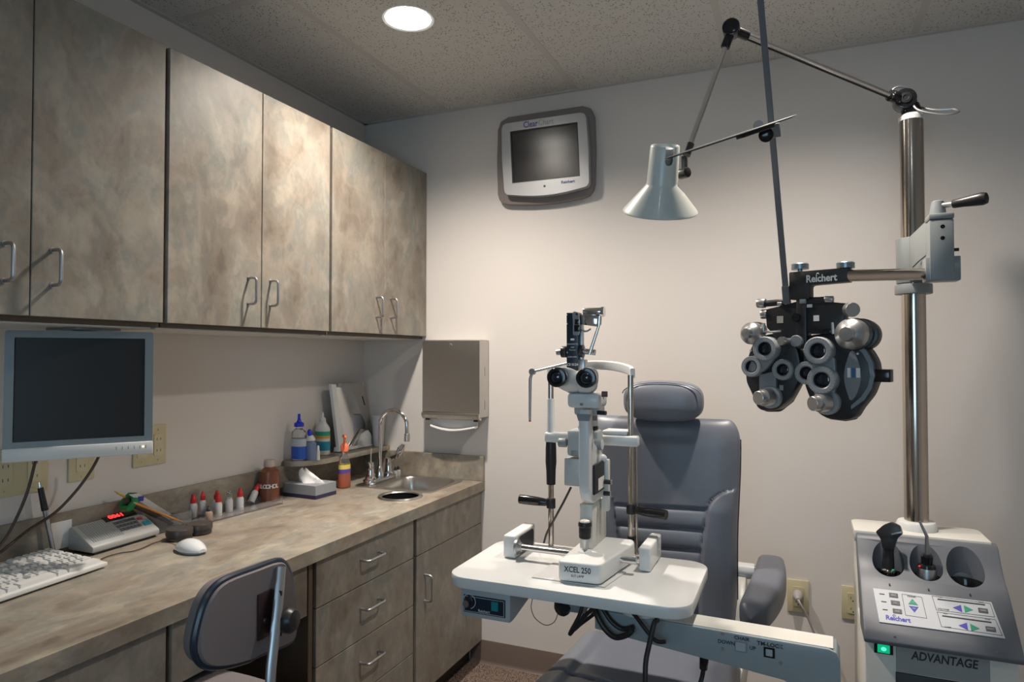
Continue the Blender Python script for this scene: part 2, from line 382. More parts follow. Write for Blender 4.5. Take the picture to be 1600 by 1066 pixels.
for (y0, y1, y2, y3, lab), hs in zip(UP, HZ):
    t = thing('wall_cabinet', lab, 'cabinet', (XL, (y0+y3)/2, ZB), group='wall cabinets')
    emit('body', G().box(XL+.002, XC-.021, y0-.004, y3-(0 if y3 > 2.6 else -.004), ZB-.012, ZT-.004), M_['brown'], t)
    for (a, b), h in zip(((y0, y1), (y2, y3)), hs):
        d = emit('door', G().box(XC-.019, XC, a, b, ZB, ZT, .0012, 1), M_['lam_v'], t)
        emit('handle', pull((XC, h.y, h.z-.002), (0, 0, 1), (1, 0, 0), .080), M_['alu'], d)
    # pale underside panel
    emit('bottom_panel', G().box(XL+.002, XC-.045, y0, y3-.002, ZB-.016, ZB-.012), M_['cream'], t)

# ================================================================= BASE UNITS, COUNTER
XK, ZC = -1.2625, .787
XF = XK-.014          # cabinet faces
SY0, SY1, SX0, SX1 = 2.335, 2.635, -1.715, -1.345
hole_c = V(((-1.504-1.342)/2, (2.207+2.276)/2)); hole_r = .078
t = thing('countertop', 'long mottled beige laminate countertop running along the left wall', 'countertop', (XL, 1.3, ZC-.04))
ct = emit('worktop', G().plate([(XL, -.3), (XK, -.3), (XK, YB), (XL, YB)], [rrect(SX1-SX0-.02, SY1-SY0-.02, .05, 6, (SX0+SX1)/2, (SY0+SY1)/2), circ(hole_r, 36, *hole_c)], ZC-.04, ZC-.0008), M_['lam_h'], t)
emit('backsplash', G().box(XL, XL+.02, -.3, YB-.02, ZC, .895, .001, 1), M_['lam_h'], t)
emit('backsplash', G().box(XL, XK, YB-.02, YB, ZC, .895, .001, 1), M_['lam_h'], t)

zt_ = .742
t = thing('sink_cabinet', 'mottled taupe base cabinet under the sink with one tall door', 'cabinet', (XF-.3, 2.39, 0), group='base cabinets')
emit('body', G().box(XL+.002, XF-.02, 2.108, YB-.002, .095, ZC-.17), M_['brown'], t)
emit('body_rail', G().box(XF-.05, XF-.02, 2.108, YB-.002, ZC-.17, ZC-.042), M_['brown'], t)
emit('false_front', G().box(XF-.019, XF, 2.121, 2.664, .606, zt_, .001, 1), M_['lam_v'], t)
d = emit('door', G().box(XF-.019, XF, 2.121, 2.664, .095, .603, .001, 1), M_['lam_v'], t)
emit('handle', pull((XF, 2.178, .475+.0), (0, 0, 1), (1, 0, 0)), M_['alu'], d)
emit('toe_kick', G().box(XF-.075, XF-.06, 2.108, YB-.002, 0, .095), M_['dark_brown'], t)
t = thing('drawer_cabinet', 'mottled taupe base cabinet of four stacked drawers', 'cabinet', (XF-.3, 1.83, 0), group='base cabinets')
emit('body', G().box(XL+.002, XF-.02, 1.558, 2.104, .095, ZC-.042), M_['brown'], t)
zs = [zt_, .606, .437, .268, .097]
for i in range(4):
    a, b = zs[i+1]+.0015, zs[i]-.0015
    d = emit('drawer', G().box(XF-.019, XF, 1.569, 2.099, a, b, .001, 1), M_['lam_v'], t)
    emit('handle', pull((XF, 1.83, (a+b)/2+.012), (0, 1, 0), (1, 0, 0)), M_['alu'], d)
emit('toe_kick', G().box(XF-.075, XF-.06, 1.558, 2.104, 0, .095), M_['dark_brown'], t)
emit('side_panel', G().box(XL+.002, XF-.004, 1.540, 1.558, 0, zt_, .001, 1), M_['brown'], t)
t = thing('desk_drawer_unit', 'shallow mottled drawer fronts under the desk part of the counter', 'desk apron', (XF-.3, .8, .6))
emit('body', G().box(XL+.25, XF-.02, .42, 1.538, .62, ZC-.042), M_['brown'], t)
emit('drawer', G().box(XF-.019, XF, 1.085, 1.530, .601, zt_, .001, 1), M_['lam_v'], t)
emit('drawer', G().box(XF-.019, XF, .45, 1.070, .601, zt_, .001, 1), M_['lam_v'], t)
t = thing('base_cabinet', 'mottled taupe base cabinet at the near end of the counter', 'cabinet', (XF-.3, .05, 0), group='base cabinets')
emit('body', G().box(XL+.002, XF-.02, -.3, .418, .0, ZC-.042), M_['brown'], t)
emit('door', G().box(XF-.019, XF, -.29, .40, .095, zt_, .001, 1), M_['lam_v'], t)

# ================================================================= SINK AND TAP
t = thing('sink', 'stainless steel drop-in sink with brushed basin at the end of the counter', 'sink', ((SX0+SX1)/2, (SY0+SY1)/2, ZC))
cx, cy = (SX0+SX1)/2, (SY0+SY1)/2; w, h = SX1-SX0, SY1-SY0
bx0 = SX0+.085
outer = rrect(w, h, .03, 6, cx, cy); inner = rrect(SX1-bx0-.02, h-.035, .05, 6, (bx0+SX1-.02)/2+.002, cy)
emit('rim', G().plate(outer, [inner], ZC, ZC+.004), M_['steel'], t)
g = G(); rings = []
bcx, bw, bh = (bx0+SX1-.02)/2+.002, SX1-bx0-.02, h-.035
for k, (s, z, rr) in enumerate([(0, ZC+.003, .05), (.004, ZC-.004, .048), (.010, ZC-.06, .045), (.016, ZC-.12, .045), (.03, ZC-.14, .045), (.06, ZC-.147, .04)]):
    rings.append([(x, y, z) for x, y in rrect(bw-2*s, bh-2*s, rr, 6, bcx, cy)])
g.loft(rings, cap=False)
g.loft([rings[-1], [(bcx+.001*math.cos(i), cy+.001*math.sin(i), ZC-.15) for i in range(len(rings[-1]))]], cap=False)
emit('basin', g, M_['steel'], t)
emit('drain', G().lathe([(.04, .0), (.04, .003), (.028, .003), (.026, -.004)], (bcx, cy, ZC-.15)), M_['chrome'], t)
t = thing('tap', 'chrome gooseneck tap with wing handles at the back of the sink', 'tap', (-1.672, 2.47, ZC+.004))
zt0 = ZC+.004
emit('base_plate', G().prism([(x, y) for x, y in rrect(.062, .20, .028, 6, -1.672, 2.47)], zt0, zt0+.018, bev=.005), M_['chrome'], t)
sp = P(602, 735, x=-1.672); ys = 2.47
top = .25
pts = [(-1.672, ys, zt0+.015), (-1.672, ys, zt0+.15), (-1.672, ys, zt0+.24)]
for k in range(1, 13):
    a = math.pi*k/12; pts.append((-1.672+.068*(1-math.cos(a)), ys, zt0+.24+.068*math.sin(a)))
pts.append((-1.672+.136, ys, zt0+.205))
sg = G().tube(pts, .0085, 14).lathe([(.018, 0), (.018, .02), (.012, .035), (.010, .05)], (-1.672, ys, zt0+.015), n=24)
spout = emit('spout', sg, M_['chrome'], t)
emit('aerator', G().lathe([(.0105, .03), (.0115, .028), (.0115, -.002), (.009, -.004)], (-1.672+.136, ys, zt0+.180), n=20), M_['steel'], spout)
for s in (-1, 1):
    yy = ys+s*.068
    v = emit('valve_body', G().lathe([(.024, 0), (.024, .008), (.017, .014), (.015, .045), (.012, .052)], (-1.672, yy, zt0+.016), n=24), M_['chrome'], t)
    hg = G().lathe([(.013, 0), (.014, .006), (.013, .022), (.005, .026)], (-1.672, yy, zt0+.066), n=20)
    if s > 0:
        tq = [P(a, b, y=2.545) for a, b in ((612, 724), (621, 719), (625, 709), (632, 703), (636, 705), (634, 716), (628, 725), (615, 731))]
        oy, oz = -1.668-tq[0].x, zt0+.084-(tq[0].z+tq[-1].z)/2
        hg.prism([(q.x+oy, q.z+oz) for q in tq], yy-.004, yy+.004, ax='y', bev=.0025)
    else:
        hg.tube([(-1.672, yy, zt0+.09), (-1.672, yy, zt0+.105), (-1.670, yy, zt0+.150)], [.004, .003, .0022], 8)
    emit('handle', hg, M_['chrome'], v)
# ring-lined disposal hole
t = thing('disposal_hole', 'round black disposal opening with steel ring in the counter before the sink', 'waste chute', (*hole_c, ZC))
emit('rim', G().lathe([(.071, .0), (.074, .005), (.084, .006), (.087, .0), (.087, .0005), (.071, 0)], (*hole_c, ZC), n=44, cap=False), M_['steel'], t)
emit('liner', G().lathe([(.073, .001), (.072, -.16), (.001, -.161)], (*hole_c, ZC), n=36, cap=False), M_['gloss_black'], t)

# ================================================================= CORNER SHELF AND WHAT STANDS ON IT
SZ = .915
e1 = P(597, 697, y=YB-.001); sxr = -1.905+.0
sh = [(XL, YB), (XL, 2.12), (XL+.05, 2.10), (-1.80, 2.13), (-1.765, 2.20), (-1.755, 2.30), (-1.752, YB)]
g = G().prism(round_poly(sh, [0, .02, .05, .06, .06, .03, 0]), SZ-.0193, SZ, bev=.0015, seg=1)
single('corner_shelf', g, M_['lam_h'], 'mottled laminate shelf with rounded end above the backsplash corner', 'shelf', (-1.83, 2.4, SZ-.014))

def bottle_prof(r, h, neck, nh, sh=.02): return [(r*.9, 0), (r, .003), (r, h-nh-sh), (r*.93, h-nh-sh*.6), (neck, h-nh), (neck, h)]
# saline bottle with blue cap
o = P(467, 712, x=-1.835); o.z = SZ
t = thing('spray_bottle', 'clear plastic bottle with blue label and big blue flip cap on corner shelf', 'bottle', o)
emit('body', G().lathe(bottle_prof(.030, .135, .014, .008), o, n=28, sx=1.1, sy=.8), M_['clear'], t)
emit('label', G().lathe([(.0305, .008), (.0305, .058)], o, n=28, sx=1.1, sy=.8, cap=False), mat('blue_label', (.02, .09, .42), .4), t)
emit('label', G().lathe([(.0303, .058), (.0303, .088)], o, n=28, sx=1.1, sy=.8, cap=False), mat('pale_label', (.42, .45, .50), .4), t)
bc = mat('blue_cap', (.015, .03, .55), .35)
emit('cap', G().lathe([(.019, 0), (.019, .014), (.010, .019), (.006, .030), (.005, .036)], o+V((0, 0, .135)), n=24).cyl(o+V((-.004, -.003, .175)), o+V((.004, .003, .175)), .011, n=18), bc, t)
o = P(485, 715, x=-1.80); o.z = SZ
t = thing('lens_solution_bottle', 'small bottle with blue pointed cap on corner shelf', 'bottle', o)
emit('body', G().lathe(bottle_prof(.024, .085, .012, .004, .02), o, n=24, sx=1.1, sy=.8), mat('pale_blue_plastic', (.25, .32, .50), .25, trans=.4), t)
emit('collar', G().lathe([(.019, 0), (.018, .010), (.009, .022)], o+V((0, 0, .078)), n=20), M_['key_white'], t)
emit('cap', G().lathe([(.009, 0), (.009, .018), (.005, .024), (.003, .026)], o+V((0, -.002, .098)), ax=(-.12, -.1, 1), n=18), bc, t)
o = P(504, 710, x=-1.85); o.z = SZ
t = thing('white_bottle', 'white squeeze bottle with green and blue label on corner shelf', 'bottle', o)
emit('body', G().lathe(bottle_prof(.031, .140, .014, .004, .035), o, n=28, sx=1.1, sy=.8), M_['key_white'], t)
emit('label', G().lathe([(.0315, .082), (.0315, .100)], o, n=28, sx=1.1, sy=.8, cap=False), M_['green_ink'], t)
emit('label', G().lathe([(.0315, .070), (.0315, .082)], o, n=28, sx=1.1, sy=.8, cap=False), mat('yellow_label', (.62, .36, .06), .4), t)
emit('label', G().lathe([(.0315, .02), (.0315, .058)], o, n=28, sx=1.1, sy=.8, cap=False), mat('teal_label', (.02, .26, .38), .4), t)
emit('nozzle', G().lathe([(.013, 0), (.013, .012), (.006, .018), (.003, .038)], o+V((0, 0, .140)), n=18), M_['key_white'], t)
o = P(497, 716, x=-1.772); o.z = SZ
t = thing('small_vial', 'tiny slim white vial in front of the bottles on corner shelf', 'vial', o)
emit('body', G().lathe([(.007, 0), (.0075, .002), (.0075, .036), (.004, .042)], o, n=16), M_['key_white'], t)
emit('cap', G().lathe([(.005, 0), (.0045, .014), (.002, .017)], o+V((0, 0, .041)), n=14), M_['white'], t)

# mirror stand on the shelf: a tall leaning panel with side wings and a shallow tray
MXP = -1.835
def yz(pts, x): return [(P(a, b, x=x).y, P(a, b, x=x).z) for a, b in pts]
A_ = P(529, 704, x=MXP)
hold = thing('mirror_stand', 'glossy white mirror stand leaning back on the corner shelf', 'mirror', (MXP, P(556, 700, x=MXP).y, SZ))
def lift(pts): 
    z0 = min(p[1] for p in pts); return [(p[0], p[1]+(SZ+.0006-z0)) for p in pts]
dz_ = SZ+.0006-A_.z
def yzl(pts, x): return [(a, max(b+dz_, SZ+.0006)) for a, b in yz(pts, x)]
emit('back_panel', G().prism(yzl([(529, 704), (583, 698), (581, 665), (567, 596), (517, 597)], MXP-.012), MXP-.018, MXP-.012, ax='x', bev=.001, seg=1), mat('stand_back_shaded', (.34, .32, .30), .35, .3), hold)  # shade on the back panel is put into this taupe colour
emit('mirror_glass', G().prism(yzl([(534, 698), (558, 694), (574, 668), (546, 600), (522, 600)], MXP-.010), MXP-.012, MXP-.0095, ax='x'), mat('mirror_glass', (.70, .70, .69), .05, 1), hold)
emit('left_rim', G().prism(yzl([(529, 703), (536, 702), (524, 598), (517, 598)], MXP), MXP-.012, MXP+.004, ax='x', bev=.001, seg=1), M_['white_en'], hold)
emit('reflector', G().prism(yzl([(529, 700), (544, 698), (531, 640), (526, 672)], MXP+.003), MXP-.009, MXP-.002, ax='x'), M_['white_en'], hold)
emit('side_wing', G().prism(yzl([(558, 700), (583, 697), (582, 680), (575, 670), (566, 676)], MXP+.012), MXP+.002, MXP+.014, ax='x', bev=.0015), M_['white_en'], hold)
emit('prop_bar', G().prism(yzl([(550, 695), (558, 693), (575, 669), (566, 668)], MXP+.004), MXP-.008, MXP+.002, ax='x', bev=.001), M_['steel'], hold)
emit('tray', G().prism(yzl([(529, 704), (584, 698), (583, 692), (530, 697)], MXP+.016), MXP-.011, MXP+.018, ax='x', bev=.0015), M_['white_en'], hold)
emit('clip', G().cyl(P(531, 600, x=MXP-.009)+V((0, 0, dz_)), P(531, 600, x=MXP)+V((0, 0, dz_)), .009, n=16), M_['chrome'], hold)
emit('slot', G().prism(yzl([(565, 617), (567, 617), (571, 631), (569, 631)], MXP-.012), MXP-.0125, MXP-.0115, ax='x'), M_['ink'], hold)
o = P(593, 698, x=-1.825); o.z = SZ; o.y = 2.632; o.x = -1.79
single('plastic_cup', G().lathe([(.022, 0), (.031, .135), (.033, .137), (.033, .142), (.030, .142), (.020, .006), (.001, .005)], o, n=28, cap=False), mat('frosted_plastic', (.62, .62, .66), .3, trans=.25),
       'tall frosted plastic cup behind the mirror stand on corner shelf', 'cup', o)

# ================================================================= COUNTER ITEMS
o = P(538, 763, x=-1.735); o.z = ZC
t = thing('hand_soap', 'clear pump bottle half full of orange hand soap beside the sink', 'soap dispenser', o)
emit('bottle', G().lathe([(.028, 0), (.031, .004), (.030, .06), (.027, .10), (.020, .125), (.013, .14), (.012, .15)], o, n=28, sx=.75, sy=1.0), M_['clear'], t)
emit('liquid', G().lathe([(.027, .003), (.0295, .006), (.0288, .06), (.0285, .068)], o, n=28, sx=.74, sy=.98), M_['soap'], t)
org = mat('orange_plastic', (.85, .20, .09), .35)
p_ = emit('pump', G().lathe([(.014, 0), (.016, .002), (.017, .022), (.012, .032), (.0055, .036), (.0045, .058), (.010, .060), (.010, .068), (.005, .070)], o+V((0, 0, .148)), n=22).tube([o+V((0, 0, .213)), o+V((.018, -.020, .214)), o+V((.026, -.030, .208))], [.007, .005, .004], 10), org, t)
emit('label', G().lathe([(.0295, .078), (.0285, .096)], o, n=28, sx=.76, sy=1.01, cap=False), mat('yellow_print', (.70, .55, .10), .4), t)
emit('label', G().lathe([(.0300, .062), (.0296, .078)], o, n=28, sx=.76, sy=1.01, cap=False), mat('purple_print', (.10, .06, .35), .4), t)

# tissue box
a = P(430, 773.5, z=ZC); b = P(493, 781, z=ZC); c = P(523, 770, z=ZC)
tba = math.atan2(b.y-a.y, b.x-a.x); tbl = .165
tdx, tdy = V((math.cos(tba), math.sin(tba), 0)), V((-math.sin(tba), math.cos(tba), 0)); tbp = V((b.x, b.y, ZC))-tdx*tbl/2+tdy*.059
tb = thing('tissue_box', 'grey tissue box with a tissue pulled up, beside the brown bottle', 'tissue box', tbp, rz=tba)
bw2, bd2, bh2 = tbl, .118, .050
bm_ = mat('tissue_box_card', (.26, .275, .30), .6)
bx = emit('box', G().plate([(x, y) for x, y in rrect(bw2, bd2, .002, 2)], [circ(.03, 20)], 0, bh2).xf(MX.Diagonal((1, 1, 1, 1))), bm_, tb, True)
emit('printed_band', G().plate(rrect(bw2+.0012, bd2+.0012, .002, 2), [rrect(bw2+.0002, bd2+.0002, .002, 2)], .0005, .014), mat('navy_card', (.03, .03, .07), .5), tb, True)
random.seed(3)
rings = []
for k in range(8):
    f = k/7; n = 26; rg = []
    for i in range(n):
        a_ = 2*math.pi*i/n; rr = (.034*(1-f)**.8+.006)*(1+.22*math.sin(3*a_+f*4)+.1*math.sin(7*a_+k))
        rg.append((rr*math.cos(a_)*1.5-.030*f, rr*math.sin(a_)*.55, bh2-.004+.052*f**.9+.006*math.sin(2*a_)))
    rings.append(rg)
emit('tissue', G().loft(rings), M_['paper'], tb, True)

# brown alcohol bottle
o = P(409, 777, x=-1.835); o.z = ZC
o = V((-1.838, 1.985, ZC))
t = thing('alcohol_bottle', 'brown plastic alcohol bottle with white cap against the backsplash', 'bottle', o)
emit('body', G().lathe([(.034, 0), (.037, .004), (.037, .095), (.034, .112), (.020, .124), (.018, .130)], o, n=32), mat('amber_plastic', (.19, .065, .035), .3), t)
emit('cap', G().lathe([(.020, 0), (.021, .002), (.020, .024), (.018, .026)], o+V((0, 0, .128)), n=28), mat('dull_white_cap', (.50, .42, .36), .5), t)
g = G(); wrd = 'ALCOHOL'
d0 = math.atan2(-o.y, -o.x)-R(8)
for i, ch in enumerate(wrd):
    a_ = d0+(i-3)*R(19); n_ = V((math.cos(a_), math.sin(a_), 0)); p = o+n_*.0372+V((0, 0, .058)); xx = V((-math.sin(a_), math.cos(a_), 0))
    g.text(ch, .021, frame(p, xx, n_), .0003, bold=.0006)
emit('lettering', g, M_['paper'], t)

# dropper tray with bottles (clear acrylic, rotated a little)
A = P(268, 812, z=ZC); B = P(418, 790, z=ZC); C_ = P(326, 822, z=ZC)
TR0 = V((-1.83, 1.565, ZC)); TR1 = V((-1.835, 1.965, ZC))
M = frame((-1.815, 1.765, ZC), (TR1-TR0), (0, 0, 1))
M = MX.Translation((-1.812, 1.765, ZC)) @ MX.Rotation(R(86), 4, 'Z')
tl, tw = .40, .095
t = thing('bottle_tray', 'clear acrylic tray holding the row of eye drop bottles', 'tray', M=M)
smoke = mat('smoked_acrylic', (.16, .13, .13), .1, coat=.3)
emit('base', G().box(-tl/2, tl/2, -tw/2, tw/2, .0, .003), smoke, t, True)
g = G().box(-tl/2, tl/2, -tw/2, -tw/2+.002, .003, .022).box(-tl/2, tl/2, tw/2-.002, tw/2, .003, .022).box(-tl/2, -tl/2+.002, -tw/2, tw/2, .003, .022).box(tl/2-.002, tl/2, -tw/2, tw/2, .003, .022)
emit('rim', g, M_['clear'], t, True)
cw = mat('dropper_white', (.66, .65, .64), .35)
def dropper(o, capm, label, bm=cw, h=.050, r=.0125, tilt=None, rc=.0095, hc=.030):
    m = MX.Translation(V(o)) @ (tilt if tilt is not None else MX.Identity(4))
    t = thing('eye_drop_bottle', label, 'bottle', M=m, group='eye drop bottles in the tray')
    emit('body', G().lathe([(r*.92, 0), (r, .002), (r, h*.78), (r*.8, h*.9), (rc*.8, h*.95), (rc*.8, h)], n=22), bm, t, True)
    emit('cap', G().lathe([(rc, 0), (rc, hc*.45), (rc*.75, hc*.55), (rc*.45, hc*.95), (rc*.25, hc)], (0, 0, h-.003), n=20), capm, t, True)
    return t
zb_ = ZC+.0034
def at(px, py, x=None):
    q = P(px, py, z=zb_); q.z = zb_; return q
def onray(px, py, x):
    q = P(px, py, x=x); q.z = zb_; return q
dropper(at(302, 808), M_['red'], 'red-capped white eye drop bottle, first in the tray by the black pots')
dropper(at(321, 806)+V((-.028, .012, 0)), M_['red'], 'red-capped white eye drop bottle behind the brown-labelled bottle', h=.052)
dropper(at(323, 815)+V((.008, 0, 0)), M_['ink'], 'short white and brown eye drop bottle with a dark tip', h=.036, rc=.006, hc=.02, bm=mat('dropper_brown', (.30, .20, .16), .35))
dropper(at(339, 806)+V((-.012, 0.01, 0)), mat('dark_red_cap', (.45, .02, .02), .35), 'deep red-capped bottle standing at the back of the tray', h=.056)
dropper(at(341, 805)+V((.008, -.008, 0)), M_['red'], 'red-capped white eye drop bottle nearest the front edge in mid tray')
dropper(at(358, 800), M_['clear'], 'eye drop bottle with a clear dome cap', rc=.0115, hc=.028)
dropper(at(375, 797), M_['red'], 'red-capped bottle between the clear dome cap and the tipped bottle')
q = at(392, 787); dropper(q+V((0, .0, .004)), M_['red'], 'tipped-over red-capped eye drop bottle at the far end of tray', tilt=MX.Rotation(R(-38), 4, V((1, .15, 0))))

# two black round pots
for (px, py, lab) in ((281, 840, 'round black-brown lidded pot nearest the mouse'), (309, 830, 'round black-brown lidded pot touching the dropper tray')):
    q = P(px, py, z=ZC)+V((.012, -.012, 0)); q.z = ZC
    if px == 309: q += V((.012, -.004, 0))
    t = thing('lidded_pot', lab, 'pot', q, group='lidded pots')
    bmt = M_.setdefault('pot', mat('dark_pot', (.045, .038, .036), .38))
    emit('pot_body', G().lathe([(.034, 0), (.036, .002), (.036, .014)], q, n=32), bmt, t)
    emit('lid', G().lathe([(.037, .014), (.038, .015), (.038, .029), (.036, .032), (.001, .0305)], q, n=32), bmt, t)

# mouse
q = P(299, 862, z=ZC); q.z = ZC
mo = thing('computer_mouse', 'white computer mouse with a dark underside on the counter', 'mouse', q, rz=R(-12))
rings = []; n = 24
def mring(f, z0, zt):
    return None
g = G()
for k in range(11):
    f = k/10; x = -.056+.112*f                                     # local x: front(cable) -> back
    wv = .033*math.sin(math.pi*(f*.86+.10))**.55; hv = .005+.024*math.sin(math.pi*min(1, (f*.80+.12)))**1.2
    rings.append([(x, wv*math.cos(2*math.pi*i/n), .0065+max(0, hv*math.sin(2*math.pi*i/n))*(1) + (0 if math.sin(2*math.pi*i/n) >= 0 else 0)) for i in range(n)])
emit('shell', g.loft(rings), mat('mouse_white', (.68, .70, .72), .16, coat=.5), mo, True)
emit('underside', G().prism([(x*.95, y) for x, y in [( .052*math.cos(a)*.98, .029*math.sin(a)) for a in [2*math.pi*i/28 for i in range(28)]]], .0, .0064), M_['grey_en'], mo, True)
cpts = [P(279, 848, z=ZC+.008), P(262, 844, z=ZC+.006), P(240, 849, z=ZC+.003), P(222, 857, z=ZC+.003), P(206, 862, z=ZC+.003), P(190, 864, z=ZC+.003), P(170, 869, z=ZC+.003), P(158, 874, z=ZC+.003)]
emit('cord', G().tube([p for p in cpts], .0017, 8, sm=6), M_['brown_cable'], mo)

# desk instrument with red digits (axis along the counter)
ra, rb_, rc2 = P(146, 869, z=ZC), P(249, 838, z=ZC), P(93, 850, z=ZC)
rdir = (rb_-ra).normalized(); rperp = V((-rdir.y, rdir.x, 0)); L2, W2 = (rb_-ra).length/2+.002, .048
M = frame((ra+rb_)/2+rperp*W2, rdir, (0, 0, 1))
# local x: along counter away from camera, local y: towards the wall (left), z up
dv = thing('desk_readout', 'grey slope-topped desk instrument with red LED digits and keypad', 'desk instrument', M=M)
prof = [(-W2, .006), (W2, .008), (W2, .066), (W2-.012, .072), (-W2, .022)]
g = G().prism([(y, z) for y, z in prof], -L2, L2, ax='x', bev=.004)
emit('case', g, mat('instrument_grey', (.36, .36, .35), .42), dv, True)
emit('foot_plate', G().box(-L2+.01, L2-.01, -W2+.006, W2-.01, 0.0002, .010), M_['black'], dv, True)
def top_z(y): return .022+(y+W2)/(2*W2-.012)*.050
sl = math.atan2(.050, 2*W2-.012)
Mt = MX.Translation((0, -W2, .0222)) @ MX.Rotation(sl, 4, 'X')
emit('display_window', G().box(L2-.125, L2-.02, .080, .102, -.001, .0012, M=Mt), M_['gloss_black'], dv, True)
g = G().text('0061', .018, MX.Translation((L2-.082, -W2+.0815, top_z(-W2+.0815)+.0017)) @ MX.Rotation(sl, 4, 'X'), .0002, bold=.001, sx=1.4)
M_['led'] = mat('red_led', (.8, .02, .02), .5, emis=(1, .03, .03), estr=2.2)
emit('digits', g, M_['led'], dv, True)
g = G()
for i in range(6):
    for j in range(3): g.box(L2-.110+i*.012, L2-.100+i*.012, .030+j*.0155, .042+j*.0155, 0, .0022, .001, 1, M=Mt)
kp = emit('keypad', g, mat('dark_key', (.10, .10, .11), .5), dv, True)
emit('teal_button', G().box(L2-.032, L2-.008, .028, .046, 0, .0025, .001, 1, M=Mt), mat('teal_key', (.02, .24, .32), .45), dv, True)
emit('red_button', G().box(L2-.034, L2-.018, .058, .068, 0, .0025, .001, 1, M=Mt), mat('pink_key', (.55, .06, .09), .45), dv, True)
g = G()
for i in range(14): g.box(-L2+.015+i*.007, -L2+.018+i*.007, .018, .092, 0, .0006, M=Mt)
emit('vent_ribs', g, M_['grey_en'], dv, True)

# clear card holder with pencils and paper strips behind the instrument
hb_ = P(238, 826, z=ZC); hb_ = V((max(hb_.x, -1.835), hb_.y+.02, ZC))
HM_ = MX.Translation(hb_) @ MX.Rotation(R(84), 4, 'Z')
ch = thing('acrylic_holder', 'clear acrylic desk holder behind the grey instrument', 'pen holder', M=HM_)
emit('cup', G().plate(rrect(.12, .07, .004, 2), [rrect(.116, .066, .003, 2)], .002, .050).box(-.06, .06, -.035, .035, 0, .002), M_['clear'], ch, True)
def rod(name, a, b, r, m, label, cat, tip):
    t = thing(name, label, cat, a); emit('shaft', G().cyl(a, b, r, n=8), m, t); d = (V(b)-V(a)).normalized()
    emit('tip', G().cyl(b, V(b)+d*.012, r, .0008, n=8), tip, t)
    return t
def hpt(u, v, z=.0075): return HM_ @ V((u, v, z))
wt = mat('wood_tip', (.5, .35, .2), .6)
rod('pencil', hpt(.020, .024), P(183, 770, x=-1.862), .0032, mat('yellow_paint', (.65, .42, .05), .4), 'yellow pencil leaning to the left in the acrylic holder', 'pencil', wt)
rod('pencil', hpt(.046, -.024), P(213, 787, x=-1.79), .0032, mat('orange_paint', (.62, .26, .05), .4), 'orange pencil lying against the printed paper strip', 'pencil', wt)
a, b = hpt(.015, .006, .014), P(196, 782, x=-1.845)
t = thing('marker', 'thick dark brown marker standing in the acrylic holder', 'marker', a)
emit('barrel', G().cyl(a, b, .0085, .0105, n=14), mat('marker_brown', (.07, .04, .03), .5), t)
d = (b-a).normalized(); p1 = d.orthogonal().normalized(); p2 = d.cross(p1)
single('green_ring', G().tube([b-d*.014+(p1*math.cos(k*math.pi/10)+p2*math.sin(k*math.pi/10))*(.0215+.0022*math.sin(k*1.9)) for k in range(20)], .0095, 10, closed=True), mat('green_foam', (.01, .22, .06), .6), 'bright green foam ring around the top of the brown marker', 'foam ring', b)
a, b = hpt(.040, -.006, .006), P(209, 772, x=-1.818)
d = (b-a); wv = V((.006, .011, 0)); ww = V((.001, -.0012, 0))
ps = single('paper_strip', G().loft([[a-wv, a+wv, a+wv+ww, a-wv+ww], [b-wv, b+wv, b+wv+ww, b-wv+ww]]), M_['paper'], 'white printed paper strip standing in the acrylic holder', 'paper', a)
n_ = wv.normalized().cross(d.normalized()).normalized()
if n_.dot(CO-a) < 0: n_ = -n_
SMx = frame(a+d*.86+ww+n_*.0012, wv, n_)
g = G().box(-.008, .008, -.010, .010, 0, .0003, M=SMx)
emit('printed_square', g, M_['blue_ink'], ps)
g = G()
for k in range(5): g.box(-.010, .010, -.003+k*.0065, -.0005+k*.0065, 0, .0003, M=frame(a+d*.18+ww+n_*.0012, wv, n_))
emit('printed_lines', g, M_['ink'], ps)

# pen on a stand, small card behind
q = V((-1.850, 1.195, ZC))
t = thing('counter_pen', 'silver pen with black grip standing upright in a dark base', 'pen', q)
emit('stand_base', G().lathe([(.024, 0), (.024, .006), (.018, .014), (.010, .018), (.001, .019)], q, n=28), M_['black'], t)
tp = P(62, 757, x=-1.868)
a = q+V((0, 0, .015)); d = (tp-a)
emit('barrel', G().cyl(a, a+d*.63, .0055, .0065, n=14), M_['alu'], t)
emit('grip', G().cyl(a+d*.62, a+d*.95, .0085, .007, n=16, bev=.001), M_['black'], t)
emit('tip', G().cyl(a+d*.95, a+d*1.03, .004, .002, n=10), M_['chrome'], t)
cp = P(72, 828, x=XL+.024)
single('card', G().box(XL+.0215, XL+.0225, 1.205, 1.262, .80, .875), M_['paper'], 'small white card propped on the backsplash behind the pen', 'card', (XL+.022, 1.23, ZC+.013))

# keyboard
k0 = P(170, 882, z=ZC+.02); k1 = P(105, 857, z=ZC+.02)
M = MX.Translation((-1.742, 1.010, ZC)) @ MX.Rotation(R(76.5), 4, 'Z')
kb = thing('keyboard', 'white computer keyboard on the near end of the counter', 'keyboard', M=M)
KL, KW = .455, .205
M = MX.Translation((-1.745, 1.190, ZC)) @ MX.Rotation(R(95.5), 4, 'Z')
kb.matrix_world = M; MW[kb] = M.copy()
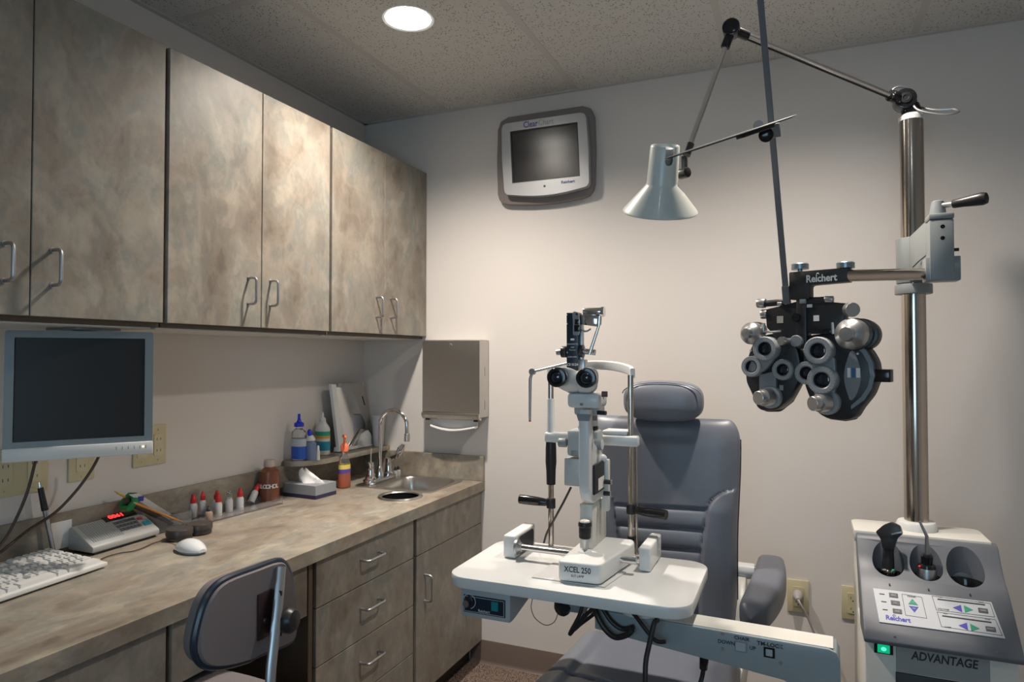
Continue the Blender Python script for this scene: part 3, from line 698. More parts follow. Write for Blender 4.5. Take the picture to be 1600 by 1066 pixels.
# local x: along keyboard, 0 = far right-hand end, negative towards the camera side; y towards wall
g = G().prism([(-KW/2, .004), (-KW/2, .014), (KW/2, .030), (KW/2, .004)], -KL, 0, ax='x', bev=.002)
emit('case', g, M_['key_white'], kb, True)
ks = math.atan2(.016, KW)
Mk = MX.Translation((0, -KW/2, .0142)) @ MX.Rotation(ks, 4, 'X')
g = G(); gl = G()
rows = [(.012, [6.5, 1, 1, 1, 1.2]), ]
random.seed(5)
for j in range(6):
    x = -.010; y = .012+j*.031
    while x > -KL+.03:
        w_ = random.choice([.0185]*5+[.028]) if j else random.choice([.0185, .028, .09])
        if j == 5 and random.random() < .12: x -= .012
        x0, x1 = x-w_+.002, x
        if x0 < -KL+.008: break
        b_ = [(x0, y), (x1, y), (x1, y+.026), (x0, y+.026)]; m_ = .0022
        t_ = [(x0+m_, y+m_), (x1-m_, y+m_), (x1-m_, y+.026-m_*.6), (x0+m_, y+.026-m_*.6)]
        g.loft([[(u, v, 0) for u, v in b_], [(u, v, .0075) for u, v in t_]], M=Mk)
        if w_ < .03: gl.box(x0+.005, x0+.010, y+.009, y+.018, .0076, .0078, M=Mk)
        x -= w_+.0008
        if j < 5 and abs(x+.09) < .01: x -= .010
        if j < 5 and abs(x+.165) < .01: x -= .010
k_ = emit('key', g, mat('key_top', (.60, .60, .59), .45), kb, True); k_['kind'] = 'stuff'
emit('key_legend', gl, M_['grey_en'], kb, True)

# ================================================================= COMPUTER MONITOR
TLm = P(2, 516, d=1.64); TRm = P(232, 523, d=1.80); BLm = P(10, 728, d=1.60); BRm = P(246, 702, d=1.76)
xm = (TRm-TLm).normalized(); c_ = (TLm+TRm+BLm+BRm)/4
xm = V((xm.x, xm.y, 0)).normalized()
zm = V((xm.y, -xm.x, 0))            # outward normal (towards camera)
upm = V((0, 0, 1))
M = MX((xm, upm, zm)).transposed().to_4x4(); M.translation = c_
M = M @ MX.Rotation(R(-3), 4, 'X')
mw, mh = (TRm-TLm).length, ((TLm-BLm).length+(TRm-BRm).length)/2
mon = thing('computer_monitor', 'grey flat computer monitor with dark blank screen under the wall cabinet', 'monitor', M=M)
g = G().plate(rrect(mw, mh, .006, 3), [rrect(mw*.88, mh*.80, .001, 1, 0, mh*.045)], -.014, .010)
emit('bezel', g, mat('monitor_grey', (.20, .235, .25), .4), mon, True)
emit('screen', G().box(-mw*.445, mw*.445, mh*.045-mh*.405, mh*.045+mh*.405, -.004, .004), mat('computer_screen', (.020, .017, .016), .42, spec=.35), mon, True)
emit('lower_strip', G().box(-mw*.5-.001, mw*.5+.001, -mh*.5-.001, -mh*.40, -.012, .015, .003), mat('monitor_strip', (.62, .63, .62), .4), mon, True)
g = G()
for i in range(6): g.box(mw*(.24+.042*i), mw*(.24+.042*i)+.0015, -mh*.455, -mh*.43, .015, .0156)
emit('button', g, M_['grey_en'], mon, True)
emit('power_light', G().cyl((mw*.432, -mh*.44, .014), (mw*.432, -mh*.44, .0162), .0022, n=10), mat('amber_led', (1, .7, .2), .4, emis=(1, .7, .25), estr=4), mon, True)
emit('back_cover', G().loft([[(x, y, -.013) for x, y in rrect(mw*.96, mh*.95, .02, 4)], [(x, y, -.035) for x, y in rrect(mw*.8, mh*.8, .03, 4)], [(x, y, -.055) for x, y in rrect(mw*.4, mh*.4, .03, 4)]]), M_['grey_en'], mon, True)
g = G().cyl((0, 0, -.05), (0, 0, -.085), .03, n=20)
emit('mount', g, M_['black'], mon, True)
hb = M @ V((0, 0, -.08))
emit('hanging_bracket', G().box(hb.x-.02, hb.x+.02, hb.y-.02, hb.y+.02, hb.z, ZB-.017, .003).box(hb.x-.06, min(hb.x+.06, XC-.03), hb.y-.06, hb.y+.06, ZB-.022, ZB-.0165), M_['grey_en'], mon)
# two cables drooping below the monitor
c1 = [P(60, 700, d=1.74), P(53, 730, d=1.74), P(43, 768, d=1.73), P(28, 805, d=1.71), P(8, 842, d=1.68), P(-20, 872, d=1.62), P(-60, 900, d=1.55)]
single('monitor_cable', G().tube(c1, .0038, 10, sm=6), M_['brown_cable'], 'brown cable hanging below the left side of the computer monitor', 'cable', c1[0])
c2 = [P(160, 695, d=1.86), P(153, 716, d=1.86), P(138, 742, d=1.85), P(115, 772, d=1.83), P(85, 802, d=1.80), P(45, 828, d=1.75), P(10, 856, d=1.70), P(-30, 886, d=1.6)]
single('monitor_cable', G().tube(c2, .0038, 10, sm=6), M_['brown_cable'], 'brown cable sweeping down leftwards from the middle of the monitor', 'cable', c2[0])

# ================================================================= WALL PLATES
def wplate(y0, y1, z0, z1, lab, holes):
    t = thing('wall_plate', lab, 'outlet', (XL, (y0+y1)/2, (z0+z1)/2), group='cream wall plates on the left wall')
    emit('cover', G().box(XL, XL+.006, y0, y1, z0, z1, .002), M_['beige_pl'], t)
    n = holes
    for i in range(n):
        yc = y0+(y1-y0)*(i+.5)/n; zc_ = (z0+z1)/2
        rc = emit('receptacle', G().prism(rrect(.034, .070, .005, 4, yc, zc_), XL+.006, XL+.008, ax='x'), mat('beige_socket', (.55, .50, .34), .35), t)
        g = G()
        for dz in (-.018, .018):
            for dy in (-.0065, .0065): g.box(XL+.008, XL+.0083, yc+dy-.0009, yc+dy+.0009, zc_+dz-.004, zc_+dz+.004)
        emit('slot', g, M_['ink'], rc)
        g = G().cyl((XL+.006, yc, zc_+.048), (XL+.0078, yc, zc_+.048), .003, n=10).cyl((XL+.006, yc, zc_-.048), (XL+.0078, yc, zc_-.048), .003, n=10)
        emit('screw', g, M_['beige_pl'], t)
wplate(1.462, 1.580, .985, 1.110, 'double cream wall plate half hidden by the right edge of the monitor', 2)
wplate(1.262, 1.338, .975, 1.095, 'single cream wall plate below the middle of the monitor', 1)
wplate(1.060, 1.205, .965, 1.090, 'wide cream wall plate below the left side of the monitor', 2)

def bplate(xc, zc_, lab):
    t = thing('wall_outlet', lab, 'outlet', (xc, YB, zc_), group='cream outlets on the back wall')
    emit('cover', G().box(xc-.036, xc+.036, YB-.007, YB, zc_-.058, zc_+.058, .002), M_['beige_pl'], t)
    rc = emit('receptacle', G().prism(rrect(.036, .070, .005, 4, xc, zc_), YB-.010, YB-.007, ax='y'), M_['beige_pl'], t)
    g = G()
    for dz in (-.019, .019):
        for dx in (-.0065, .0065): g.box(xc+dx-.001, xc+dx+.001, YB-.0104, YB-.010, zc_+dz-.004, zc_+dz+.004)
        g.cyl((xc, YB-.010, zc_+dz-.010), (xc, YB-.0104, zc_+dz-.010), .0025, n=10)
    emit('slot', g, M_['ink'], rc)
    return t
bplate(-.006, .462, 'cream outlet on the back wall with a grey plug in it')
bplate(.172, .462, 'cream outlet on the back wall beside the instrument console')
t = thing('power_cord', 'grey power plug and cord hanging from the back wall outlet', 'power cord', (-.006, YB-.012, .472))
pg = mat('plug_grey', (.33, .31, .31), .45)
emit('plug', G().lathe([(.016, 0), (.018, .004), (.018, .022), (.012, .034), (.006, .045)], (-.006, YB-.0105, .472), (0, -1, -.15), n=24), pg, t)
c3 = [(-.006, YB-.05, .465), (.002, YB-.065, .455), P(1262, 965, y=YB-.06), P(1273, 992, y=YB-.055), (.085, YB-.05, .26), (.14, YB-.05, .10), (.20, YB-.06, .012)]
emit('cord', G().tube(c3, .004, 10, sm=6), pg, t)

# ================================================================= PAPER TOWEL DISPENSER
dx0, dx1, dz0, dz1, dd = -1.520, -1.243, 1.055, 1.402, .095
t = thing('towel_dispenser', 'brushed stainless paper towel dispenser on the back wall above the sink', 'paper towel dispenser', ((dx0+dx1)/2, YB, dz0))
yf = YB-dd
emit('cabinet', G().box(dx0, dx1, yf, YB, dz0+.012, dz1, .005), M_['steel'], t)
fr = emit('front_cover', G().box(dx0-.001, dx1+.001, yf-.003, yf, dz0+.035, dz1-.004, .001, 1), M_['steel'], t)
emit('lip', G().prism([(yf, dz0+.034), (yf-.010, dz0+.030), (yf-.012, dz0+.020), (yf-.003, dz0+.006), (yf+.012, dz0), (yf+.02, dz0+.012), (yf, dz0+.012)], dx0-.001, dx1+.001, ax='x'), M_['steel'], t)
g = G().box(dx1-.0005, dx1+.0006, YB-.045, YB-.043, dz0+.19, dz0+.23).box(dx1-.0005, dx1+.0006, YB-.045, YB-.043, dz0+.045, dz0+.085).box(dx0+.012, dx0+.03, yf+.002, yf+.012, dz0-.004, dz0+.004).box(dx1-.03, dx1-.012, yf+.002, yf+.012, dz0-.004, dz0+.004)
emit('slot', g, M_['ink'], t)
emit('lock', G().lathe([(.009, 0), (.009, .003), (.004, .004)], ((dx0+dx1)/2-.0, yf-.003, dz1-.024), (0, -1, 0), n=20), M_['chrome'], t)
rings = []
for k in range(25):
    f = k/24; x = dx0+.035+f*(dx1-dx0-.06); zz = dz0-.030-.020*math.sin(f*math.pi)**1.0*(1-f*.35)+.0
    rings.append([(x, yf+.030, dz0+.01), (x, yf+.028, zz+.006), (x, yf+.004, zz+.006), (x, yf+.002, zz), (x, yf+.006, zz-.004), (x, yf+.034, zz-.002), (x, yf+.036, dz0+.01)])
single('paper_towel', G().loft(rings), mat('towel_paper', (.72, .70, .68), .85), 'white paper towel end hanging out of the stainless dispenser', 'paper towel', ((dx0+dx1)/2, yf+.02, dz0-.03))

# two tiny dark-capped vials behind the sink
for k, dx in ((0, -.012), (1, .012)):
    q = P(627, 743, z=ZC+.004)+V((-.02+dx*.3, dx-.03, 0)); q = V((-1.665, 2.592+dx, ZC+.004))
    t = thing('tiny_vial', 'tiny dark-tipped vial behind the tap on the sink rim', 'vial', q, group='tiny vials on the sink rim')
    emit('body', G().lathe([(.010, 0), (.011, .002), (.011, .022), (.006, .028)], q, n=16), cw, t)
    emit('cap', G().lathe([(.006, 0), (.006, .008), (.002, .016)], q+V((0, 0, .028)), n=14), M_['black'], t)

# ================================================================= WALL CHART MONITOR
q = P(851, 243, y=YB-.06)
qc = P(852, 243, y=YB-.06); M = MX.Translation((qc.x, YB-.004, qc.z)) @ MX.Rotation(R(90), 4, 'X')
# local: x right, y up, z towards the room
wm = thing('wall_chart_monitor', 'silver framed acuity chart screen mounted high on the back wall', 'monitor', M=M)
def outline(w, h, r, sag, n=9):
    pts = []
    for i in range(n):
        f = i/(n-1); x = -w/2+r+f*(w-2*r); pts.append((x, -h/2-sag*math.sin(math.pi*f)))
    pts += [(w/2-r+r*math.sin(a), -h/2+r-r*math.cos(a)) for a in (R(30), R(60), R(90))]
    pts += [(w/2+.004, 0)]
    pts += [(w/2-r+r*math.cos(a), h/2-r+r*math.sin(a)) for a in (0, R(45), R(90))]
    pts += [(-w/2+r-r*math.sin(a), h/2-r+r*math.cos(a)) for a in (0, R(45), R(90))]
    pts += [(-w/2-.004, 0)]
    pts += [(-w/2+r-r*math.cos(a), -h/2+r-r*math.sin(a)) for a in (0, R(30), R(60))]
    return pts
emit('rear_housing', G().prism(outline(.432, .380, .05, .012), .0, .032, bev=.008, M=MX.Translation((-.014, 0.006, 0))), mat('mauve_grey_housing', (.20, .175, .17), .55), wm, True)
Mf = MX.Translation((0, 0, .055)) @ MX(((1, -.045, 0, 0), (0, 1, 0, 0), (0, 0, 1, 0), (0, 0, 0, 1)))
o_ = outline(.372, .305, .022, .017)
emit('bezel', G().plate(o_, [rrect(.298, .222, .001, 1, .001, .005)], -.016, .016, M=Mf), mat('silver_bezel', (.42, .43, .44), .34, .3), wm, True)
emit('inner_frame', G().plate(rrect(.300, .224, .001, 1, .001, .005), [rrect(.288, .212, .001, 1, .001, .005)], .008, .0125, M=Mf), M_['black'], wm, True)
emit('screen', G().box(-.146, .148, -.104, .114, -.01, .009, M=Mf), M_['screen'], wm, True)
emit('camera_dot', G().cyl((-.004, -.132, .015), (-.004, -.132, .0168), .005, n=14, M=Mf), M_['black'], wm, True)
def T3(x, y, z=.0163): return Mf @ MX.Translation((x, y, z))
emit('lettering', G().text('Clear', .036, T3(-.022, .134), .0002, 'RIGHT', bold=.0006, sx=.8).text('Reichert', .017, T3(.098, -.124), .0002, bold=.0006), mat('navy_ink', (.06, .06, .25), .5), wm, True)
emit('lettering', G().text('Chart', .036, T3(-.020, .134), .0002, 'LEFT', sx=.8), M_['grey_en'], wm, True)

# ================================================================= EXAM CHAIR
CX = -.400
def ss(a, b, x):
    t = max(0, min(1, (x-a)/(b-a))); return t*t*(3-2*t)
def cushion(rows, nu, front, back, pw=1.0):
    rings = []
    for r in rows:
        us = [-math.cos(math.pi*i/nu)*1.0 for i in range(nu+1)]
        us = [.5*u+.5*(-1+2*i/nu) for i, u in enumerate(us)]
        rings.append([front(u, r) for u in us]+[back(u, r) for u in reversed(us)])
    return G().loft(rings)
ch = thing('exam_chair', 'grey vinyl exam chair with headrest facing the instrument table', 'exam chair', (CX, 1.95, 0))
Z0, Z1, BY = .50, 1.138, 2.13
def hw(z): return .228+.010*ss(.75, 1.05, z)
def edge_k(z):
    a = max(0, (z-(Z1-.085))/.085); b = max(0, (Z0+.03-z)/.03)
    return math.sqrt(max(0, 1-a*a))*math.sqrt(max(0, 1-b*b*.98))
def halfw(z):
    a = max(0, min(1, (z-(Z1-.07))/.07)); return hw(z)*(1-.16*(1-math.sqrt(1-a*a)))
seams = [.862, .802, .741, .680, .619, .558]
def ubz(z):
    if z < .765: return .52+(z-.55)/.215*.05
    if z < .855: return .57+(z-.765)/.09*.05
    t = min(1, (z-.855)/.075); return .62+.33*(1-math.sqrt(max(0, 1-t*t)))
def ubf(z): return .90-.36*ss(1.0, .70, z) if z < 1.0 else .90
def bfront(u, z):
    k = edge_k(z); au = abs(u)
    y = -.040*k*(1-au**6)**.5
    ub = ubz(z)
    y += -.022*k*ss(ub-.02, ub+.05, au)*(1-ss(.93, 1.0, au)*.9)*(1-ss(.86, .99, z))
    y += .007*k*math.exp(-((au-ub)/.012)**2)*(1-ss(.925, .935, z))
    if au < ub:
        c = 0
        for s_ in seams: c += math.exp(-((z-s_-.004*math.sin(u*2.6))/.0055)**2)
        y += .0065*k*c*(1-ss(ub-.05, ub, au)*.5)
        if z < .862:
            y += -.0035*k*abs(math.sin((z-.862)/.061*math.pi))
    y += .008*k*math.exp(-((z-1.085)/.02)**2)*math.exp(-(u/.45)**4)
    return (CX+halfw(z)*u, BY+y+.06*(z-.7), z)
def bback(u, z):
    k = edge_k(z); return (CX+halfw(z)*u, BY+.055*k*(1-abs(u)**4)**.5+.06*(z-.7)+.002, z)
rows = [Z0+(Z1-Z0)*(i/150) for i in range(151)]
rows = sorted(set(rows+[Z1-.001, Z1-.0003, Z1-.002]))
br = emit('backrest', cushion(rows, 84, bfront, bback), M_['vinyl'], ch, sharp=60)
# welt round the shoulder
pp = []
for i in range(61):
    a = i/60; 
for sgn in (-1, 1):
    pts = [(CX+sgn*halfw(z)*1.0, BY+.006+.06*(z-.7), z) for z in [Z0+.05+(Z1-.06-Z0-.05)*j/20 for j in range(21)]]
    emit('welt', G().tube(pts, .0028, 6), M_['black'], br)
def sup(c, r, e, n=(36, 24)): return G().sph(c, r, n[0], n[1], e=e)
hy = 2.105
hr = emit('headrest', sup((CX+.015, hy, 1.193), (.122, .052, .063), 3.0), M_['vinyl'], ch, sharp=80)
emit('welt', G().tube([(CX+.015+.121*math.cos(a), hy-.040, 1.193+.058*abs(math.sin(a))**.55*(1 if math.sin(a) > 0 else -1)) for a in [math.pi*(.06+.88*i/24) for i in range(25)]], .0018, 6), M_['vinyl'], hr)
emit('headrest_post', G().box(CX-.04, CX+.04, 2.15, 2.158, 1.05, 1.19, .003), M_['chrome'], ch)
# seat
SYB, SYF = 2.045, 1.46
def sfront(u, y):
    a = max(0, (y-(SYB-.05))/.05); b = max(0, ((SYF+.11)-y)/.11)
    k = math.sqrt(max(0, 1-a*a*.98))*math.sqrt(max(0, 1-b*b*.98)); au = abs(u)
    z = .060*k*(1-au**6)**.5
    ub = .62
    z += .010*ss(ub, ub+.12, au)*k*(1-ss(.9, 1, au))
    z -= .010*k*math.exp(-((au-ub)/.012)**2) + .009*k*math.exp(-((y-1.70-.03*abs(u))/.006)**2)
    w = .238+.035*ss(2.0, 1.55, y)
    return (CX+.007+w*u, y, .432+z)
def sback(u, y):
    w = .238+.035*ss(2.0, 1.55, y)
    return (CX+.007+w*u, y, .432-.05*(1-abs(u)**6)**.5-.002)
rows = [SYF+(SYB-SYF)*i/90 for i in range(91)]+[SYB-.0005]
rows = sorted(set(rows))
st = emit('seat', cushion(rows, 60, sfront, sback), M_['vinyl'], ch, sharp=60)
emit('seat_pan', G().box(CX-.22, CX+.18, 1.52, 2.10, .345, .385, .01), M_['grey_en'], ch)
emit('side_bracket', G().prism(round_poly([(1.86, .34), (2.28, .34), (2.28, .60), (2.20, .66), (2.12, .60), (2.06, .44), (1.90, .42)], .03), CX+.222, CX+.249, ax='x', bev=.006), M_['cream'], ch)
emit('pedestal', G().lathe([(.11, .10), (.11, .25), (.09, .26), (.09, .345)], (CX, 1.85, 0), n=36), M_['cream'], ch)
emit('base', G().prism(round_poly([(CX-.26, 1.62), (CX+.20, 1.62), (CX+.20, 2.30), (CX-.26, 2.30)], .06, 6), 0.001, .10, bev=.015), M_['cream'], ch)
emit('footrest', G().prism([(1.30, .13), (1.46, .37), (1.48, .36), (1.33, .12)], CX-.2, CX+.17, ax='x', bev=.006), M_['grey_en'], ch)
emit('back_bracket', G().box(CX-.14, CX+.14, 2.175, 2.23, .36, .95, .012), M_['cream'], ch)
# right-hand arm
a0, a1 = V((-.116, 1.84, .668)), V((-.083, 2.285, .692))
rings = []; n = 28
for k in range(25):
    f = k/24; c = a0+(a1-a0)*f
    e = min(1, math.sqrt(max(0, 1-(abs(2*f-1))**14)))+.02
    w = (.036+.010*math.sin(math.pi*f))*min(1, e); h_ = (.034+.006*math.sin(math.pi*f))*min(1, e)
    bulge = .016*math.sin(math.pi*f)
    rg = []
    for i in range(n):
        a = 2*math.pi*i/n; ca, sa = math.cos(a), math.sin(a); ee = 4.5
        l = (abs(ca)**ee+abs(sa)**ee)**(1/ee)
        rg.append((c.x+bulge+w*ca/l, c.y, c.z-.012+h_*sa/l))
    rings.append(rg)
arm = emit('armrest', G().loft(rings), M_['vinyl'], ch, sharp=50)
g = G().cyl((CX+.22, 2.22, .665), (-.108, 2.22, .665), .024, n=28)
emit('arm_pivot', g, M_['white_en'], ch)
emit('pivot_ring', G().cyl((-.128, 2.22, .665), (-.114, 2.22, .665), .0245, n=28), M_['chrome'], ch)

# ================================================================= TASK CHAIR
tc = thing('task_chair', 'small grey upholstered office chair pushed under the desk counter', 'chair', (-1.16, 1.06, 0))
fab = mat('mauve_grey_fabric', (.175, .155, .160), .8, noise=.08, nscale=300, bump=.3, bscale=900)
shell = mat('navy_edge', (.020, .030, .050), .3)
PX = -1.045
op = [(436, 878), (450, 881), (459, 900), (463, 930), (466, 965), (464, 996), (452, 1008), (411, 1024), (394, 1033), (356, 1043), (328, 1043), (314, 1031), (310, 1008), (319, 964), (333, 930), (356, 908), (405, 889)]
pts = [P(a, b, x=PX) for a, b in op]; pts = [(p.y, p.z) for p in smooth_path([V((0, p.y, p.z)) for p in pts], 4, True)]
cy_ = sum(p[0] for p in pts)/len(pts); cz_ = sum(p[1] for p in pts)/len(pts)
def insetp(k): return [(cy_+(a-cy_)*k, cz_+(b-cz_)*k) for a, b in pts]
def bulgex(y): return -.25*(y-cy_)**2
rings = [[(PX-.050+bulgex(a), a, b) for a, b in insetp(.90)], [(PX-.044, a, b) for a, b in insetp(.97)], [(PX-.024, a, b) for a, b in insetp(.995)]]
bk = emit('backrest_cushion', G().loft(rings), fab, tc)
bk2 = emit('backrest_shell', G().loft([[(PX-.024, a, b) for a, b in insetp(.985)], [(PX-.006, a, b) for a, b in insetp(.985)], [(PX, a, b) for a, b in insetp(.955)]]), fab, tc)
emit('piping', G().tube([(PX-.012, a, b) for a, b in insetp(.995)], .0075, 8, closed=True), shell, tc)
A = P(404, 930, x=PX+.004); B = P(429, 992, x=PX+.004)
ym = P(431, 950, x=PX+.012).y
emit('bracket', G().box(PX, PX+.004, A.y, ym+.004, B.z+.004, A.z, .001).box(PX, PX+.030, ym-.004, ym, B.z+.004, A.z, .001), mat('dark_maroon_metal', (.03, .014, .014), .4), tc)
emit('bolt', G().cyl((PX+.003, (A.y+ym)/2, B.z+.04), (PX+.008, (A.y+ym)/2, B.z+.04), .006, n=14), M_['alu'], tc)
b0, b1, b2, b3 = P(439, 886, x=PX+.010), P(434, 950, x=PX+.028), P(424, 1040, x=PX+.045), P(418, 1110, x=PX+.05)
path = smooth_path([b0, b1, b2, b3, V((PX+.02, b3.y-.02, .50)), V((PX-.06, b3.y-.04, .465)), V((PX-.2, b3.y-.05, .46))], 5)
emit('support_bar', G().tube(path, .0105, 12, flat=.45), M_['alu'], tc)
kc = P(453, 972, x=PX+.045)
emit('knob', G().lathe([(.007, -.03), (.007, 0), (.023, .002), (.027, .008), (.027, .020), (.021, .030), (.001, .033)], kc-V((.02, 0, 0)), (1, .15, .1), n=10), M_['black'], tc)
sc_ = V((PX-.20, cy_-.02, .53))
emit('seat', G().sph(sc_, (.20, .205, .05), 40, 20, e=3.2), fab, tc, sharp=80)
emit('seat_pan', G().box(sc_.x-.15, sc_.x+.15, sc_.y-.15, sc_.y+.15, .455, .485, .01), M_['black'], tc)
emit('gas_lift', G().cyl((sc_.x, sc_.y, .10), (sc_.x, sc_.y, .46), .025, n=20), M_['black'], tc)
for i in range(5):
    a = R(72*i+10); d = V((math.cos(a), math.sin(a), 0)); c0 = V((sc_.x, sc_.y, .10))
    lg = emit('base_leg', G().tube([c0, c0+d*.13+V((0, 0, -.01)), c0+d*.25+V((0, 0, -.035))], [.022, .018, .013], 10), M_['black'], tc)
    w = c0+d*.25; emit('castor', G().cyl((w.x-d.y*.018, w.y+d.x*.018, .0265), (w.x+d.y*.018, w.y-d.x*.018, .0265), .026, n=18), M_['black'], lg)

# ================================================================= INSTRUMENT TABLE ON ITS ARM
ZTB = .80
it = thing('instrument_table', 'white rounded tabletop on a long swivel arm holding the slit lamp', 'instrument table', (-.49, 1.62, ZTB-.03))
TX0, TX1, TY0, TY1 = -.798, -.212, 1.452, 1.805
emit('tabletop', G().prism(rrect(TX1-TX0, TY1-TY0, .055, 8, (TX0+TX1)/2, (TY0+TY1)/2), ZTB-.028, ZTB, bev=.004), M_['white_en'], it)
# power supply box
A = P(720, 930, y=1.475); B = P(797, 975, y=1.475)
bz0, bz1 = B.z, ZTB-.0285
bxA, bxB = A.x, B.x
pb = emit('power_box', G().prism([(1.475, bz1), (1.475, bz0), (1.50, bz0), (1.74, bz1-.03), (1.76, bz1)], bxA, bxB, ax='x', bev=.004), M_['bluegrey'], it)
q0, q1 = P(724, 925, y=1.472), P(789, 968, y=1.472)
qz0, qz1 = q1.z+.002, q0.z-.006
emit('front_panel', G().box(q0.x, q1.x, 1.4725, 1.4755, qz0, qz1, .001, 1), M_['navy'], pb)
def FY(x, z, y): return frame((x, y, z), (1, 0, 0), (0, -1, 0))
g = G()
for (x0, x1, z0, z1) in ((q0.x+.003, q1.x-.003, qz0+.0028, qz0+.0034), (q0.x+.003, q1.x-.003, qz1-.0034, qz1-.0028), (q0.x+.0028, q0.x+.0034, qz0+.003, qz1-.003), (q1.x-.0034, q1.x-.0028, qz0+.003, qz1-.003)):
    g.box(x0, x1, 1.4718, 1.4726, z0, z1)
kx = P(733, 940, y=1.472)
g.tube([(kx.x+.017*math.cos(a), 1.472, kx.z+.017*math.sin(a)) for a in [R(150-14*i) for i in range(17)]], .0006, 5)
g.text('Reichert', .009, FY((q0.x+q1.x)/2, qz0+.008, 1.4722), .0002)
emit('panel_print', g, M_['white'], pb)
emit('dial', G().lathe([(.0125, 0), (.0125, .003), (.0095, .005), (.009, .016), (.0085, .018)], (kx.x, 1.472, kx.z), (0, -1, 0), n=24), M_['black'], pb)
emit('dial_cap', G().cyl((kx.x, 1.4545, kx.z), (kx.x, 1.4525, kx.z), .0082, n=24), M_['alu'], pb)
gx = P(773, 948, y=1.472)
emit('switch', G().box(gx.x-.009, gx.x+.009, 1.4700, 1.4725, gx.z-.011, gx.z+.011, .001, 1), mat('teal_switch', (.01, .22, .26), .3), pb)

# swivel arm: tapered box running right and forwards to a drop leg
Za = .742
L0, L1 = P(955, 957, z=Za), P(1302, 1016, z=Za)
L1.z = L0.z = 0
d = (L1-L0).normalized(); nrm = V((d.y, -d.x, 0))        # towards camera
if nrm.y > 0: nrm = -nrm
h0, h1 = .048, .078
La = L0-d*.04; Lb = L1+d*.012
def arm_ring(f, hh, ww, zt=Za):
    c = La+(Lb-La)*f
    return [(c-nrm*0+V((0, 0, zt-.004)))[:] , (c-nrm*.004+V((0, 0, zt)))[:], (c-nrm*(ww-.004)+V((0, 0, zt)))[:], (c-nrm*ww+V((0, 0, zt-.004)))[:], (c-nrm*ww+V((0, 0, zt-hh)))[:], (c+V((0, 0, zt-hh)))[:]]
Lm = (Lb-La).length
outline_ = []
g = G()
# side profile (along arm, z) extruded across, with the end turning down
prof = [(0, Za-.004), (.004, Za), (Lm-.02, Za), (Lm-.006, Za-.005), (Lm, Za-.02), (Lm+.006, Za-.30), (Lm-.070, Za-.30), (Lm-.078, Za-.115), (Lm-.088, Za-.088), (Lm-.105, Za-.080), (.05, Za-.050), (0, Za-.045)]
MA = frame(La, d, (0, 0, 1)); 
g.prism([(a, b) for a, b in prof], 0, .075, ax='y', bev=.004)
sgn = 1 if (MA.to_3x3() @ V((0, 1, 0))).dot(nrm) < 0 else -1
if sgn < 0: g.xf(MX.Diagonal((1, -1, 1, 1)))
g.bm.transform(MA); bmesh.ops.recalc_face_normals(g.bm, faces=g.bm.faces)
am = emit('swivel_arm', g, mat('arm_blue_grey', (.30, .345, .36), .38), it)
g = G().box(.006, Lm-.012, .006*sgn, .069*sgn, Za, Za+.0015, .0005, 1); g.bm.transform(MA); bmesh.ops.recalc_face_normals(g.bm, faces=g.bm.faces)
emit('top_cover', g, M_['cream'], am)
def onarm(px, py):
    q = P(px, py, M=MA, y=0); return q
def AF(q, dz=0): 
    m = MA @ MX.Translation((q.x, -.0012*sgn, q.z+dz)); return m @ MX.Rotation(R(90), 4, 'X')
g = G()
g.text('CHAIR', .0105, AF(onarm(1159, 998)), .0002, bold=.0002).text('DOWN', .0105, AF(onarm(1135, 1004)), .0002, bold=.0002).text('UP', .0105, AF(onarm(1176, 1013)), .0002, bold=.0002).text('TM-LOCK', .0115, AF(onarm(1203, 1008)), .0002, bold=.0003)
s1, s2 = onarm(1224, 1012), onarm(1224, 1038)
g.box(s1.x-.0003, s1.x+.0003, -.0012*sgn, 0, s2.z, s1.z)
emit('arm_print', g, M_['ink'], am)
q = onarm(1158, 1011); g = G().box(q.x-.013, q.x+.013, -.001*sgn, .001*sgn, q.z-.011, q.z+.011, .0005, 1); g.bm.transform(MA)
emit('rocker_frame', g, M_['grey_en'], am)
g = G().box(q.x-.011, q.x+.0095, -.003*sgn, .001*sgn, q.z-.009, q.z+.009, .001, 1); g.bm.transform(MA); bmesh.ops.recalc_face_normals(g.bm, faces=g.bm.faces)
emit('rocker_switch', g, M_['bluegrey'], am)
q = onarm(1202, 1020); g = G().box(q.x-.011, q.x+.011, -.0015*sgn, .001*sgn, q.z-.0105, q.z+.0105, .0005, 1); g.bm.transform(MA)
emit('lock_switch_frame', g, M_['gloss_black'], am)
g = G().box(q.x-.007, q.x+.0065, -.003*sgn, .001*sgn, q.z-.007, q.z+.007, .001, 1); g.bm.transform(MA); bmesh.ops.recalc_face_normals(g.bm, faces=g.bm.faces)
emit('lock_switch', g, M_['bluegrey'], am)
for a, b in ((1129, 990), (1129, 1014), (1218, 1010), (1220, 1036)):
    q = onarm(a, b); g = G().cyl((q.x, 0, q.z), (q.x, -.002*sgn, q.z), .0035, n=12); g.bm.transform(MA); bmesh.ops.recalc_face_normals(g.bm, faces=g.bm.faces)
    emit('screw', g, M_['alu'], am)
# pivot between arm and table, counter bracket and lever knob
pc = (MA @ V((.10, .038*sgn, Za)))
emit('pivot_drum', G().cyl((pc.x, pc.y, Za+.001), (pc.x, pc.y, ZTB-.028), .05, n=32), M_['cream'], it)
